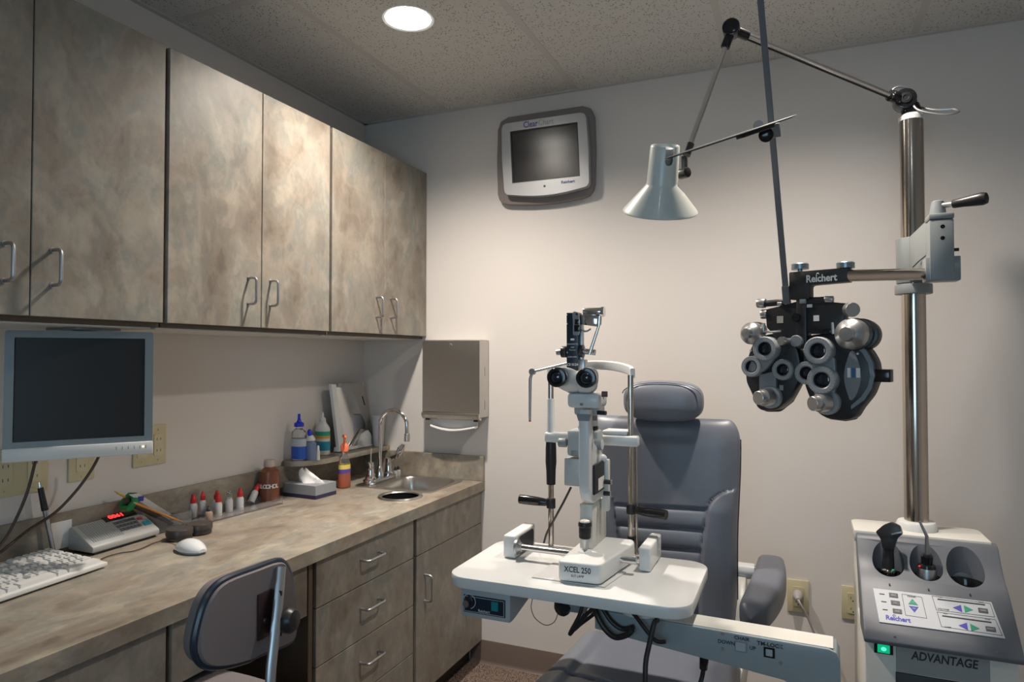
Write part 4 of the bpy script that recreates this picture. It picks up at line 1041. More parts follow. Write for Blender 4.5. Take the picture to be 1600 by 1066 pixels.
# lower mast of the arm into the floor-standing column of the console
Lc = MA @ V((Lm-.035, .038*sgn, 0))
emit('drop_leg', G().box(Lc.x-.035, Lc.x+.035, Lc.y-.035, Lc.y+.035, .38, Za-.29, .01), M_['bluegrey'], it)
emit('lower_arm', G().prism([(Lc.y-.035, .38), (2.0, .38), (2.0, .44), (Lc.y-.035, .44)], Lc.x-.035, Lc.x+.035, ax='x', bev=.006).box(Lc.x-.035, .1475, 1.93, 2.0, .38, .44, .006), M_['bluegrey'], it)
bk_ = P(884, 945, y=1.60)
emit('clamp_knob', G().lathe([(.006, -.05), (.006, 0), (.020, .002), (.022, .010), (.020, .022), (.012, .028)], (bk_.x, bk_.y, bk_.z), (-.5, -.8, -.35), n=8), M_['black'], it)
emit('clamp_bracket', G().box(bk_.x-.006, bk_.x+.05, 1.59, 1.65, bk_.z-.014, ZTB-.028, .004), M_['grey_en'], it)

# cables below the table
def cable(pts, r, lab, m='cable', sm=7):
    pts = [V((p.x, p.y, min(p.z, ZTB-.036))) for p in pts]
    return single('cable', G().tube(pts, r, 10, sm=sm), M_[m], lab, 'cable', pts[0])
zt_b = ZTB-.033
cable([P(912, 936, y=1.53), P(906, 960, y=1.525), P(893, 985, y=1.52), P(891, 991, y=1.52), P(903, 976, y=1.515), P(922, 955, y=1.51), P(938, 940, y=1.51)], .0045, 'black cable loop hanging to a point under the middle of the table')
cable([P(918, 936, y=1.66), P(912, 962, y=1.655), P(897, 984, y=1.65), P(908, 975, y=1.65), P(930, 958, y=1.65), P(946, 940, y=1.66)], .0045, 'second black cable loop behind the pointed loop under the table')
cable([P(925, 938, y=1.525), P(933, 962, y=1.505), P(946, 984, y=1.50), P(962, 996, y=1.495), P(980, 992, y=1.49), P(988, 984, y=1.49)], .0065, 'thick black cable bundle curving round the left end of the arm')
cable([P(936, 938, y=1.53), P(946, 958, y=1.52), P(958, 974, y=1.515), P(973, 983, y=1.515), P(990, 980, y=1.51)], .0055, 'black cable lying just inside the thick bundle at the arm end')
cable([P(985, 949, y=1.50), P(997, 968, y=1.49), P(1012, 988, y=1.48), P(1026, 1002, y=1.48), P(1040, 1003, y=1.48)], .0045, 'black cable crossing down the arm to its lower edge')
cable([P(1027, 957, y=1.465), P(1022, 975, y=1.45), P(1015, 1005, y=1.44), P(1009, 1035, y=1.43), P(1008, 1070, y=1.42), P(1006, 1130, y=1.41), P(1000, 1210, y=1.41)], .0055, 'thick black cable hanging straight down in front of the arm')
cable([P(1099, 1046, y=1.545), P(1097, 1058, y=1.545), P(1092, 1075, y=1.54), P(1083, 1110, y=1.55)], .005, 'black cable with moulded plug hanging below the arm')
o = P(1101, 1016, y=1.545); o2 = P(1099, 1046, y=1.545)
single('cable_plug', G().cyl(o, o2, .0115, .0085, n=16, bev=.001), M_['gloss_black'], 'black moulded cable plug below the arm near the chair switch', 'plug', o)
pts = [P(832, 936, y=1.66), P(830, 950, y=1.66), P(836, 966, y=1.66), P(852, 977, y=1.66), P(866, 972, y=1.66), P(872, 955, y=1.66), P(870, 938, y=1.66)]
cable(pts, .0010, 'thin dark wire loop hanging below the tabletop near the power box')

# ================================================================= SLIT LAMP
sl = thing('slit_lamp', 'white slit lamp microscope with twin eyepieces on the instrument table', 'slit lamp', (-.47, 1.66, ZTB))
zt2 = ZTB+.0006
# rail covers
A, B, C_ = P(787, 871, z=ZTB), P(804, 875, z=ZTB), P(831, 851, z=ZTB)
lw = (A.x+.0, B.x)
Yr0, Yr1 = (A.y+B.y)/2, C_.y
hcov = .060
lc = emit('rail_cover', G().box(A.x, B.x, Yr0, Yr1, zt2, zt2+hcov, .006, 3), M_['white_en'], sl)
A2, B2, C2 = P(998, 893, z=ZTB), P(1016, 896, z=ZTB), P(1028, 869, z=ZTB)
rc_ = emit('rail_cover', G().box(A2.x, B2.x, (A2.y+B2.y)/2, C2.y, zt2, zt2+hcov, .006, 3), M_['white_en'], sl)
ya = 1.635; za = zt2+.032
emit('gear_plate', G().prism(round_poly([(Yr0+.015, zt2+.006), (Yr1-.02, zt2+.006), (Yr1-.02, zt2+.052), (Yr0+.015, zt2+.052)], .012), B.x, B.x+.003, ax='x'), M_['black'], lc)
emit('wheel', G().lathe([(.020, 0), (.020, .006), (.014, .010), (.011, .016)], (B.x+.002, ya, za), (1, 0, 0), n=28), M_['alu'], lc)
ax_ = emit('axle', G().cyl((B.x, ya, za), (A2.x, ya, za), .0085, n=20), M_['chrome'], sl)
emit('small_rod', G().cyl((-.43, 1.72, zt2+.012), (A2.x, 1.72, zt2+.012), .006, n=14), M_['chrome'], sl)
# sliding plate
c0, c1 = P(829, 903, z=zt2+.002), P(932, 915, z=zt2+.002)
emit('slide_plate', G().prism([(c0.x, 1.513), (c1.x+.02, 1.513), (c1.x+.04, 1.64), (c0.x+.01, 1.64)], zt2, zt2+.002), mat('slide_white', (.68, .67, .67), .25), sl)
# carriage
zc0, zc1 = zt2+.004, zt2+.051
tp = [P(871, 876, z=zc1), P(938, 883, z=zc1), P(992, 848, z=zc1), P(978, 838, z=zc1), P(880, 838, z=zc1)]
o2 = [(p.x, p.y) for p in tp]
o2 = [o2[0], o2[1], o2[2], (o2[2][0]-.01, o2[2][1]+.03), (o2[0][0]+.0, o2[2][1]+.03)]
cr = emit('carriage', G().prism(round_poly(o2, [.012, .015, .02, .02, .02], 5), zc0, zc1, bev=.006, seg=3), M_['white_en'], sl)
fx = (P(880, 895, y=o2[0][1]).x, P(920, 900, y=o2[0][1]).x)
f0, f1 = V((*o2[0], 0)), V((*o2[1], 0)); fd = (f1-f0).normalized(); fn = V((fd.y, -fd.x, 0)); 
ctr = (f0*.5+f1*.5)+fn*.0004+V((-.003, 0, zc0+.026))
emit('lettering', G().text('XCEL 250', .0185, frame(ctr+V((0, 0, .003)), fd, fn), .0003, bold=.0003, sx=.82).text('SLIT LAMP', .008, frame(ctr+V((0, 0, -.011)), fd, fn), .0003, sx=.85), M_['ink'], cr)
# joystick
j0 = P(914, 863, z=zc1)
j0 = V((j0.x, j0.y, zc1))
js = emit('joystick', G().lathe([(.004, 0), (.006, .004), (.0115, .030), (.0125, .034)], j0, n=24), M_['alu'], sl)
emit('joystick_grip', G().lathe([(.012, .033), (.0145, .036), (.0145, .046), (.0150, .048), (.0150, .062), (.0165, .064), (.0165, .070), (.0145, .074)], j0, n=28), M_['black'], js)
emit('joystick_cap', G().lathe([(.0135, .0725), (.0115, .077), (.005, .0795), (.0005, .080)], j0, n=24), M_['cream'], js)
emit('joystick_boot', G().lathe([(.018, 0), (.016, .003), (.006, .006)], j0, n=24), M_['white_en'], js)
# pillar block
YA = 1.625
xa = P(926, 820, y=YA).x; xl = P(905, 820, y=YA).x
yb = P(948, 820, x=xa).y
zt3 = P(915, 788, y=YA).z
pl = emit('pillar', G().box(xl, xa, YA, yb, zc1-.001, zt3, .004), M_['cream'], sl)
# curved microscope arm (J profile in y-z)
YB1 = 1.575
xr_ = P(921, 700, y=YB1).x; xl_ = P(904, 700, y=YB1).x
yb1 = P(944, 760, x=xr_).y
zA, zB = P(912, 640, y=YB1).z, P(912, 793, y=YB1).z
prof = [(YB1+.004, zA), (YB1-.002, zA-.03), (YB1-.002, zB+.06), (YB1+.002, zB+.035), (YB1+.018, zB+.012), (YB1+.05, zB), (yb1, zB+.002), (yb1+.006, zB+.02), (yb1+.006, zA-.14), (yb1-.02, zA-.115), (YB1+.045, zA-.085), (YB1+.035, zA-.05), (YB1+.032, zA)]
ar = emit('microscope_arm', G().prism(prof, xl_, xr_, ax='x', bev=.0055, seg=3), M_['white_en'], sl)
# scale module on its right side
m0 = P(927, 727, x=xr_+.002); m1 = P(942, 764, x=xr_+.002)
md = emit('transformer_module', G().box(xr_, xr_+.006, m0.y, m1.y, m1.z, m0.z, .0015, 1), M_['black'], ar)
emit('module_label', G().box(xr_+.006, xr_+.0064, m0.y+(m1.y-m0.y)*.35, m1.y-.003, m1.z+.006, m1.z+(m0.z-m1.z)*.48), M_['paper'], md)
# housing behind the arm
YH = 1.655
def bx(a, b, y0, y1, bev=.003): 
    p, q = P(a[0], a[1], y=y0), P(b[0], b[1], y=y0); return G().box(p.x, q.x, y0, y1, q.z, p.z, bev)
emit('lamp_housing', bx((885, 672), (934, 716), YH, YH+.055, .008), M_['bluegrey'], sl)
emit('lamp_housing', bx((881, 716), (905, 761), YH, YH+.05, .004), M_['bluegrey'], sl)
emit('slot_plate', bx((892, 704), (903, 713), YH-.001, YH), M_['grey_en'], sl)
for nm, a, r, ln, m, dx in (('adjust_knob', (885, 692), .012, .020, 'grey_en', -1), ('adjust_knob', (924, 694), .014, .028, 'grey_en', 1)):
    q = P(a[0], a[1], y=YH); emit(nm, G().cyl(q, q+V((dx*ln, 0, 0)), r, n=24, bev=.001), M_[m], sl)
q = P(924, 694, y=YH)+V((.028, 0, 0)); emit('knob_cap', G().cyl(q, q+V((.0015, 0, 0)), .0125, n=24), M_['white_en'], sl)
emit('rear_bracket', bx((940, 718), (951, 800), 1.69, 1.71, .004), M_['cream'], sl)
for a in ((944, 753), (943, 771)):
    q = P(a[0], a[1], y=1.68); emit('centring_knob', G().cyl(q, q+V((.018, 0, 0)), .0058, n=18, bev=.0008), M_['black'], sl)
    emit('knob_cap', G().cyl(q+V((.018, 0, 0)), q+V((.0215, 0, 0)), .0062, n=18), M_['alu'], sl)
emit('shoulder', G().sph(P(938, 716, y=1.69), (.018, .012, .012)), M_['white_en'], sl)
# stacked neck
c = P(914, 655, y=YH); cx0, cy0 = c.x, YH+.03
zz = lambda py: P(914, py, y=YH).z
emit('neck', G().lathe([(.026, zz(672)), (.026, zz(668)), (.023, zz(667))], (cx0, cy0, 0), n=28), M_['black'], sl)
emit('neck_collar', G().lathe([(.0245, zz(667)), (.0245, zz(658))], (cx0, cy0, 0), n=28), M_['white_en'], sl)
emit('neck_ring', G().lathe([(.0235, zz(658)), (.0235, zz(648))], (cx0, cy0, 0), n=28), M_['grey_en'], sl)
emit('head_block', bx((896, 619), (934, 650), YH-.03, YH+.04, .006), M_['bluegrey'], sl)
emit('front_plate', G().prism([(P(900, 641, y=1.57).x, zz(643)), (P(923, 641, y=1.57).x, zz(643)), (P(920, 652, y=1.57).x, zz(653)), (P(903, 652, y=1.57).x, zz(653))], 1.572, 1.576, ax='y'), M_['grey_en'], sl)
emit('head_housing', bx((885, 614), (936, 639), 1.565, 1.645, .010), M_['white_en'], sl)
emit('logo_plate', bx((906, 630), (911, 634), 1.5642, 1.5655, .0005), M_['grey_en'], sl)
q = P(934, 645, y=1.62); emit('zoom_lever', G().cyl(q, q+V((.022, -.004, 0)), .0055, n=14), M_['black'], sl)
emit('side_lever', G().loft([[V(p)+P(938, 618, y=1.60) for p in ((-.006, 0, .004), (.008, 0, .004), (.008, .012, .004), (-.006, .012, .004))], [V(p)+P(938, 634, y=1.60) for p in ((-.001, 0, 0), (.005, 0, 0), (.005, .008, 0), (-.001, .008, 0))]]), M_['grey_en'], sl)
# binocular prism housings and eyepieces
for k, (ex, ey, hx, hy_) in enumerate(((869, 590, 893, 606), (915, 591, 925, 604))):
    Ye = 1.475
    e = P(ex, ey, y=Ye); h = P(hx, hy_, y=1.60)
    dirv = (V((e.x, e.y, e.z))-CO); dirv = V((e.x-h.x*.0-e.x, -1, .04)).normalized()
    toward = V((-.02+.04*k, -1, .03)).normalized()
    toward = V((.10 if k == 0 else .12, -1, -.02)).normalized()
    base = e-toward*.050
    # tilted prism housing: from eyepiece base towards the centre line
    cen = P(905, 616, y=1.60)
    rings = []
    for f, rr, dz in ((0, .0225, 0), (.25, .0255, 0), (.6, .027, -.002), (1.0, .026, -.004)):
        c_ = base*(1-f)+V((base.x*.35+cen.x*.65, base.y+.055, base.z-.016))*f
        rings.append([(c_.x+rr*x, c_.y, c_.z+rr*z) for x, z in rrect(2, 2, .75, 5)])
    hs = emit('prism_housing', G().loft(rings, bev=.004), M_['white_en'], sl)
    hp_ = base-toward*.004
    ep = emit('eyepiece', G().lathe([(.019, -.006), (.019, .008), (.0175, .010), (.0175, .016), (.0222, .018), (.0232, .030), (.0232, .046), (.0212, .049), (.0158, .0495), (.0128, .044)], base, toward, n=36, cap=False), M_['gloss_black'], sl)
    emit('ocular_lens', G().lathe([(.0128, .0440), (.009, .0462), (.0005, .047)], base, toward, n=28, cap=False), M_['lens'], ep)
    emit('diopter_ring', G().lathe([(.0188, .001), (.0190, .002), (.0190, .009), (.0188, .010)], base, toward, n=36, cap=False), M_['alu'], ep)
    if k == 1:
        emit('side_cap', G().cyl(P(940, 616, y=1.58), P(940, 616, y=1.58)+V((.014, .003, 0)), .007, n=16), mat('maroon_knob', (.10, .05, .05), .4), sl)
    emit('housing_knuckle', G().sph(V((base.x*.5+cen.x*.5, 1.585, base.z-.022)), (.026, .03, .022), 24, 14), M_['bluegrey'], sl)
# tonometer mounted on top
YN = 1.61
p0, p1 = P(885, 489, y=YN), P(904, 577, y=YN)
tn = emit('tonometer_body', G().box(p0.x, p1.x, YN, YN+.03, p1.z-.004, p0.z, .0015), M_['navy'], sl)
nt_z = lambda py: P(895, py, y=YN).z
xc_ = (p0.x+p1.x)/2
g = G().text('CE 0124', .0085, FY(xc_, nt_z(570), YN-.0003), .0002, bold=.0002).text('TONOMETER', .0050, FY(xc_, nt_z(538), YN-.0003), .0002).text('NMI', .0050, FY(xc_, nt_z(543), YN-.0003), .0002).text('Thermar', .0050, FY(xc_, nt_z(547), YN-.0003), .0002).text('EURO-APPL', .0048, FY(xc_, nt_z(558), YN-.0003), .0002)
g.box(xc_-.005, xc_+.005, YN-.0004, YN, nt_z(532), nt_z(529))
for py in (492, 506, 551): g.cyl((p0.x+.002, YN-.0004, nt_z(py)), (p0.x+.002, YN, nt_z(py)), .0013, n=8)
emit('printing', g, M_['white'], tn)
q = P(901, 490, y=YN-.012)
emit('rocker_body', G().prism(round_poly([(P(895, 490, y=1.6).x, nt_z(490)), (P(897, 486, y=1.6).x, nt_z(487)), (P(904, 489, y=1.6).x, nt_z(489)), (P(905, 520, y=1.6).x, nt_z(521)), (P(902, 525, y=1.6).x, nt_z(525)), (P(896, 525, y=1.6).x, nt_z(524)), (P(896, 505, y=1.6).x, nt_z(506))], .002), YN-.014, YN-.0004, ax='y', bev=.001, seg=1), M_['grey_en'], sl)
emit('pivot_block', bx((898, 499), (904, 507), YN-.018, YN-.014, .0005), M_['gloss_black'], sl)
emit('pivot_block', bx((897, 508), (905, 518), YN-.018, YN-.014, .0005), M_['gloss_black'], sl)
q = P(901, 491, y=YN-.016); emit('pivot_screw', G().cyl(q, q+V((0, .003, 0)), .0028, n=14), M_['ink'], sl)
emit('measuring_arm', G().prism([(P(905, 491, y=1.62).x, nt_z(491)), (P(936, 495, y=1.62).x, nt_z(494)), (P(934, 511, y=1.62).x, nt_z(511)), (P(905, 507, y=1.62).x, nt_z(507))], 1.618, 1.632, ax='y', bev=.0015), M_['chrome'], sl)
a, b = P(912, 488, y=1.63), P(944, 488, y=1.63)
emit('weight_bar', G().cyl(a, V((b.x, b.y, a.z)), .0105, n=24, bev=.0015).cyl(V((b.x-.007, b.y, a.z)), V((b.x+.0005, b.y, a.z)), .0125, n=24), M_['chrome'], sl)
a, b = P(936, 508, y=1.60), P(921, 554, y=1.60)
emit('feeler_rod', G().cyl(P(937, 494, y=1.60), a, .006, n=14).cyl(a, b, .0035, .0045, n=14), M_['chrome'], sl)
emit('prism_holder', G().tube([P(907+3.2*i, 514+4*math.sin(i*math.pi/5), y=1.615) for i in range(6)], .0022, 8), M_['alu'], sl)
emit('mount_post', bx((905, 508), (910, 578), YN+.004, YN+.02, .001), M_['alu'], sl)
a = P(880, 550, y=YN+.012); b = P(885, 550, y=YN+.012)
emit('force_drum', G().cyl(a+V((-.004, 0, 0)), b+V((.001, 0, 0)), .0145, n=28, bev=.001), M_['black'], sl)
emit('drum_knob', G().cyl(P(870, 551, y=YN+.012), a, .0072, n=20), M_['alu'], sl)
a = P(905, 549, y=YN+.012)
emit('force_drum', G().cyl(a, a+V((.011, 0, 0)), .0175, n=28, bev=.001), M_['black'], sl)
emit('drum_knob', G().cyl(a+V((.011, 0, 0)), P(930, 551, y=YN+.012), .0072, n=20), M_['alu'], sl)
emit('tonometer_foot', bx((903, 562), (913, 582), YN, YN+.03, .002), M_['alu'], sl)
emit('mount_rod', G().cyl((cx0, cy0, zz(620)), (cx0, cy0, zz(575)), .008, n=16), M_['alu'], sl)

# chin rest frame
YP = 1.785
lp, rp = P(861, 800, y=YP), P(986, 800, y=YP)
zc_ = lambda px, py: P(px, py, y=YP).z
ztop = zc_(986, 588)
emit('post', G().cyl((lp.x, YP, zt2), (lp.x, YP, ztop), .0078, n=20), M_['column'], sl)
emit('post', G().cyl((rp.x, YP, zt2), (rp.x, YP, ztop+.003), .0078, n=20).cyl((rp.x+.012, YP+.01, zt2), (rp.x+.012, YP+.01, zc_(986, 690)), .004, n=12), M_['column'], sl)
emit('post_sleeve', G().lathe([(.0115, zc_(861, 676)), (.0115, zc_(861, 650)), (.0108, zc_(861, 650)), (.0108, zc_(861, 623))], (lp.x, YP, 0), n=24), M_['white_en'], sl)
emit('height_grip', G().lathe([(.0125, zc_(861, 757)), (.0135, zc_(861, 735)), (.0155, zc_(861, 722)), (.0150, zc_(861, 700)), (.0140, zc_(861, 691))], (lp.x, YP, 0), n=14), M_['black'], sl)
g = G()
z0, z1 = zc_(861, 691), zc_(861, 675)
g.box(lp.x-.016, rp.x+.022, YP-.014, YP+.014, z0, z1, .006, 3)
emit('chin_bar', g, M_['white_en'], sl)
emit('chin_cup', G().box(-.49, -.42, YP-.01, YP+.05, z1, z1+.012, .004), M_['white_en'], sl)
g = G(); pts = []
for i in range(25):
    f = i/24; a = math.pi*f; pts.append(V((rp.x+.006-(rp.x-lp.x+.012)*f, YP+.085*math.sin(a)**.7, ztop+.008+.020*math.sin(a)**.6)))
rings = []
for i, p in enumerate(pts):
    t_ = (pts[min(i+1, 24)]-pts[max(i-1, 0)]).normalized(); n_ = V((t_.y, -t_.x, 0))
    rings.append([tuple(p+n_*x+V((0, 0, z))) for x, z in rrect(.013, .026, .004, 3)])
emit('forehead_band', G().loft(rings), M_['white_en'], sl)
hA, hB = P(853, 787, y=YP), P(799, 783, y=YP)
emit('collar', G().cyl((lp.x, YP, zc_(861, 794)), (lp.x, YP, zc_(861, 779)), .0125, n=20, bev=.001), M_['black'], sl)
emit('patient_handle', G().lathe([(.0085, 0), (.0105, .006), (.0125, .03), (.0135, .07), (.0125, .084)], (lp.x-.010, YP, zc_(861, 786)), (-1, -.05, .05), n=22), M_['gloss_black'], sl)
emit('collar', G().cyl((rp.x, YP, zc_(986, 803)), (rp.x, YP, zc_(986, 788)), .0125, n=20, bev=.001), M_['black'], sl)
emit('patient_handle', G().lathe([(.0085, 0), (.0105, .006), (.0125, .03), (.0135, .07), (.0125, .090)], (rp.x+.010, YP, zc_(986, 796)), (1, -.25, -.02), n=22), M_['gloss_black'], sl)
emit('stop_ring', G().cyl((rp.x, YP, zc_(986, 849)), (rp.x, YP, zc_(986, 838)), .010, n=18), M_['black'], sl)
# fixation lamp arm
a, b, c = P(886, 568, y=YP-.01), P(832, 581, y=YP-.02), P(828, 657, y=YP-.02)
emit('fixation_arm', G().cyl(a, b, .0035, n=12).lathe([(.009, -.006), (.009, .006)], b, (0, 1, 0), n=18).tube([b, V((c.x+.001, b.y, b.z-.02)), c], [.004, .0045, .0035], 12), M_['alu'], sl)
emit('fixation_tip', G().cyl(c, c+V((0, 0, -.004)), .0035, n=12), M_['red'], sl)
pts = [P(892, 762, y=YH+.02), P(882, 782, y=YH+.03), P(868, 808, y=YH+.05), P(855, 832, y=1.74), P(850, 848, y=1.76)]
emit('lamp_cable', G().tube(pts, .003, 8, sm=6), M_['cable'], sl)

# ================================================================= INSTRUMENT STAND (console, column, refractor arm)
YC = 2.20
XCOL = P(1432, 815, y=YC).x
stn = thing('instrument_stand', 'grey floor-standing instrument console with chrome column and sloped control panel', 'instrument stand', (XCOL, YC, 0))
HX0, HX1, HZ1 = .146, .474, .845
emit('cabinet', G().prism([(1.915, .10), (1.915, .6215), (2.137, .6215), (2.137, HZ1-.031), (2.26, HZ1-.031), (2.26, .10)], HX0+.003, HX1-.004, ax='x', bev=.006), M_['cream'], stn)
emit('top_plate', G().prism(round_poly([(HX0-.004, 2.115), (HX1-.012, 2.115), (HX1-.012, 2.262), (HX0-.004, 2.262)], [0.001, .001, .03, .03]), HZ1-.030, HZ1, bev=.006), M_['cream'], stn)
emit('plinth', G().box(HX0+.02, HX1-.02, 1.94, 2.24, .001, .10), M_['black'], stn)
def cut(g, cutters):
    me = bpy.data.meshes.new('a'); g.bm.to_mesh(me); g.bm.free(); o = bpy.data.objects.new('a', me); col.objects.link(o)
    mc = bpy.data.meshes.new('b'); cutters.bm.to_mesh(mc); cutters.bm.free(); c = bpy.data.objects.new('b', mc); col.objects.link(c)
    md = o.modifiers.new('m', 'BOOLEAN'); md.operation = 'DIFFERENCE'; md.object = c; md.solver = 'EXACT'
    bpy.context.view_layer.update(); dg = bpy.context.evaluated_depsgraph_get(); r = bpy.data.meshes.new_from_object(o.evaluated_get(dg))
    bpy.data.objects.remove(o); bpy.data.objects.remove(c); bpy.data.meshes.remove(me); bpy.data.meshes.remove(mc)
    n = G(); n.bm.from_mesh(r); bpy.data.meshes.remove(r); return n
prof = round_poly([(2.135, HZ1-.032), (2.135, HZ1-.003), (2.105, HZ1-.006), (2.055, .775), (2.0, .740), (1.898, .648), (1.888, .632), (1.892, .622), (2.00, .622)], [.002, .015, .02, .03, .04, .010, .006, .003, .01], 4)
UPF = frame((0, 2.105, HZ1-.006), (1, 0, 0), (0, -.70, .62))
wells = []
for (a, b, r_) in ((1387, 873, .0375), (1446, 879, .0375), (1507, 886, .0415)):
    q = P(a, b, M=UPF, z=-.006); q = UPF @ q; q.y -= .009; wells.append((q, r_))
hood = G().prism(prof, HX0, HX1, ax='x', bev=.007, seg=3)
for q, r_ in wells: hood = cut(hood, G().cyl((q.x, q.y, q.z-.0761), (q.x, q.y, q.z+.08), r_, n=40))
hd = emit('hood', hood, M_['hood'], stn, sharp=40)
for q, r_ in wells:
    emit('well_liner', G().lathe([(r_-.001, -.035), (r_-.003, -.040), (r_-.010, -.074), (.001, -.0745)], q, n=36, cap=False), M_['gloss_black'], hd)
    emit('well_rim', G().tube([(q.x+(r_-.002)*math.cos(a), q.y+(r_-.002)*math.sin(a)-.004, q.z-.024+(.64)*(r_)*math.sin(a)) for a in [R(200+7.4*i) for i in range(20)]], .0022, 8), M_['gloss_black'], hd)
# control panel on the lower slope
s0, s1 = V((0, 1.898, .648)), V((0, 2.0, .740))
PN = frame((0, 1.898, .6495), (1, 0, 0), V((1, 0, 0)).cross((s1-s0).normalized()))
def pp_(px, py, dz=0):
    q = P(px, py, M=PN, z=dz); return q
cn = [pp_(1374, 972, .0016), pp_(1571, 998, .0016), pp_(1549, 941, .0016), pp_(1364, 919, .0016)]
xa0, xa1 = (cn[0].x+cn[3].x)/2, (cn[1].x+cn[2].x)/2; ya0, ya1 = (cn[0].y+cn[1].y)/2, (cn[2].y+cn[3].y)/2
def emP(name, g, m, par, lab=None):
    g.bm.transform(PN); bmesh.ops.recalc_face_normals(g.bm, faces=g.bm.faces); return emit(name, g, m, par, label=lab)
cpn = emP('control_panel', G().prism([(c.x, c.y) for c in cn], -.002, .0014, bev=.0004, seg=1), mat('panel_overlay', (.55, .57, .60), .35), stn)
def quad(cx_, cy_, w, h, z=.0020): return G().box(cx_-w/2, cx_+w/2, cy_-h/2, cy_+h/2, .001, z, .0006, 1)
kg = mat('grey_button', (.10, .10, .11), .45)
for (a, b) in ((1396, 931), (1399, 943), (1402, 956), (1536, 955), (1548, 984)):
    q = pp_(a, b); emP('button', quad(q.x, q.y, .0200, .0125, .0026), kg, cpn)
def tri(px, py, kind, m):
    q = pp_(px, py); s = .0105
    sh = {'u': [(-s, -s*.75), (s, -s*.75), (0, s*.75)], 'd': [(-s, s*.75), (s, s*.75), (0, -s*.75)], 'l': [(s*.8, -s*.9), (s*.8, s*.9), (-s*.9, 0)], 'r': [(-s*.8, -s*.9), (-s*.8, s*.9), (s*.9, 0)]}[kind]
    emP('arrow_button', G().prism([(q.x+x, q.y+y) for x, y in sh], .001, .0022), m, cpn)
tri(1426, 941, 'u', M_['green_ink']); tri(1428, 953, 'd', M_['blue_ink'])
tri(1496, 951, 'l', M_['blue_ink']); tri(1513, 953, 'r', M_['green_ink']); tri(1505, 979, 'l', M_['blue_ink']); tri(1523, 982, 'r', M_['green_ink'])
g = G()
def frm(g, c, w=.0005):
    p = [pp_(*k) for k in c]
    for i in range(4):
        a, b = V((p[i].x, p[i].y, 0)), V((p[(i+1) % 4].x, p[(i+1) % 4].y, 0)); d = (b-a).normalized(); n_ = V((-d.y, d.x, 0))*w
        g.prism([tuple((a-n_)[:2]), tuple((b-n_)[:2]), tuple((b+n_)[:2]), tuple((a+n_)[:2])], .001, .0018)
frm(g, [(1409, 929), (1440, 934), (1448, 967), (1415, 962)])
frm(g, [(1456, 932), (1547, 944), (1554, 965), (1463, 954)]); frm(g, [(1464, 957), (1555, 969), (1566, 994), (1471, 980)])
def bar(g, c0, c1, w):
    a, b = pp_(*c0), pp_(*c1); a, b = V((a.x, a.y, 0)), V((b.x, b.y, 0)); d = (b-a).normalized(); n_ = V((-d.y, d.x, 0))*w
    g.prism([tuple((a-n_)[:2]), tuple((b-n_)[:2]), tuple((b+n_)[:2]), tuple((a+n_)[:2])], .001, .0019)
bar(g, (1464.5, 937), (1539, 946), .0017); bar(g, (1472, 963), (1549, 973.5), .0017)
for (a, b) in ((1378, 929), (1381, 941), (1383, 953.5)): bar(g, (a-4, b-.5), (a+4, b+.5), .0013)
def pt_(g, t, px, py, s, **k):
    q = pp_(px, py); g.text(t, s, MX.Translation((q.x, q.y, .0016)), .0002, **k)
pt_(g, 'CHAIR', 1424, 933, .0065, bold=.0002); pt_(g, 'VOLTAGE', 1474, 953, .0055, bold=.0001); pt_(g, 'LAMP', 1481, 981, .0055, bold=.0001)
for t_, a, b in (('MIN', 1469, 934), ('MAX', 1533, 942), ('MIN', 1477, 960), ('MAX', 1543, 969)): pt_(g, t_, a, b, .005)
emP('panel_print', g, M_['ink'], cpn)
g = G(); pt_(g, 'Reichert', 1403, 968, .0165, bold=.0006, sx=.95)
q = pp_(1397, 963); g.tube([(q.x+.003*math.cos(a), q.y+.0028*math.sin(a), .0018) for a in [R(-30+20*i) for i in range(13)]], .0007, 5)
emP('lettering', g, M_['blue_ink'], cpn)
g = G()
for (t_, a, b) in (('UP', 1427, 942), ('DN', 1428, 952), ('MAG', 1396, 931), ('C.P.', 1399, 943), ('AUX', 1402, 956), ('TIMER', 1536, 955), ('PRESET', 1548, 984)):
    q = pp_(a, b); g.text(t_, .0048, MX.Translation((q.x, q.y, .0028)), .0001, bold=.0001)
emP('button_print', g, M_['bluegrey'], cpn)
for a, b in ((1390, 913), (1451, 921), (1516, 929)):
    q = P(a, b, M=PN, z=.001); emP('indicator', G().cyl((q.x, q.y, .0), (q.x, q.y, .0016), .0022, n=10), M_['ink'], hd)
# front face under the lip
FYc = 1.9045
def fp(px, py, y=FYc): return P(px, py, y=y)
a, b = fp(1366, 1001), fp(1396, 1025)
psw = emit('switch_frame', G().box(a.x, b.x, FYc+.008-.004, FYc+.0115, b.z-.001, a.z-.006, .0008, 1), M_['gloss_black'], stn)
cx_, cz_ = (a.x+b.x)/2, (a.z+b.z)/2-.0035
emit('power_switch', G().box(cx_-.0135, cx_+.0135, FYc+.002, FYc+.006, cz_-.010, cz_+.010, .001, 1), mat('green_lit_switch', (.0, .25, .12), .35, emis=(.0, 1, .42), estr=.38), psw)
emit('switch_glow', G().sph((cx_, FYc+.002, cz_), (.006, .0012, .005)), mat('green_lamp', (.1, .8, .5), .4, emis=(.1, 1, .6), estr=1.1), psw)
emit('nameplate_panel', G().box(fp(1401, 1030).x, fp(1548, 1030).x, FYc+.006, FYc+.0115, .555, .6215, .0008, 1), mat('grey_face', (.30, .32, .32), .45), stn)
l0 = fp(1475, 1032, FYc+.006)
emit('lettering', G().text('ADVANTAGE', .0285, FY(l0.x, l0.z, FYc+.0058), .0004, bold=.0007, sx=.80, shear=.12), M_['ink'], stn)
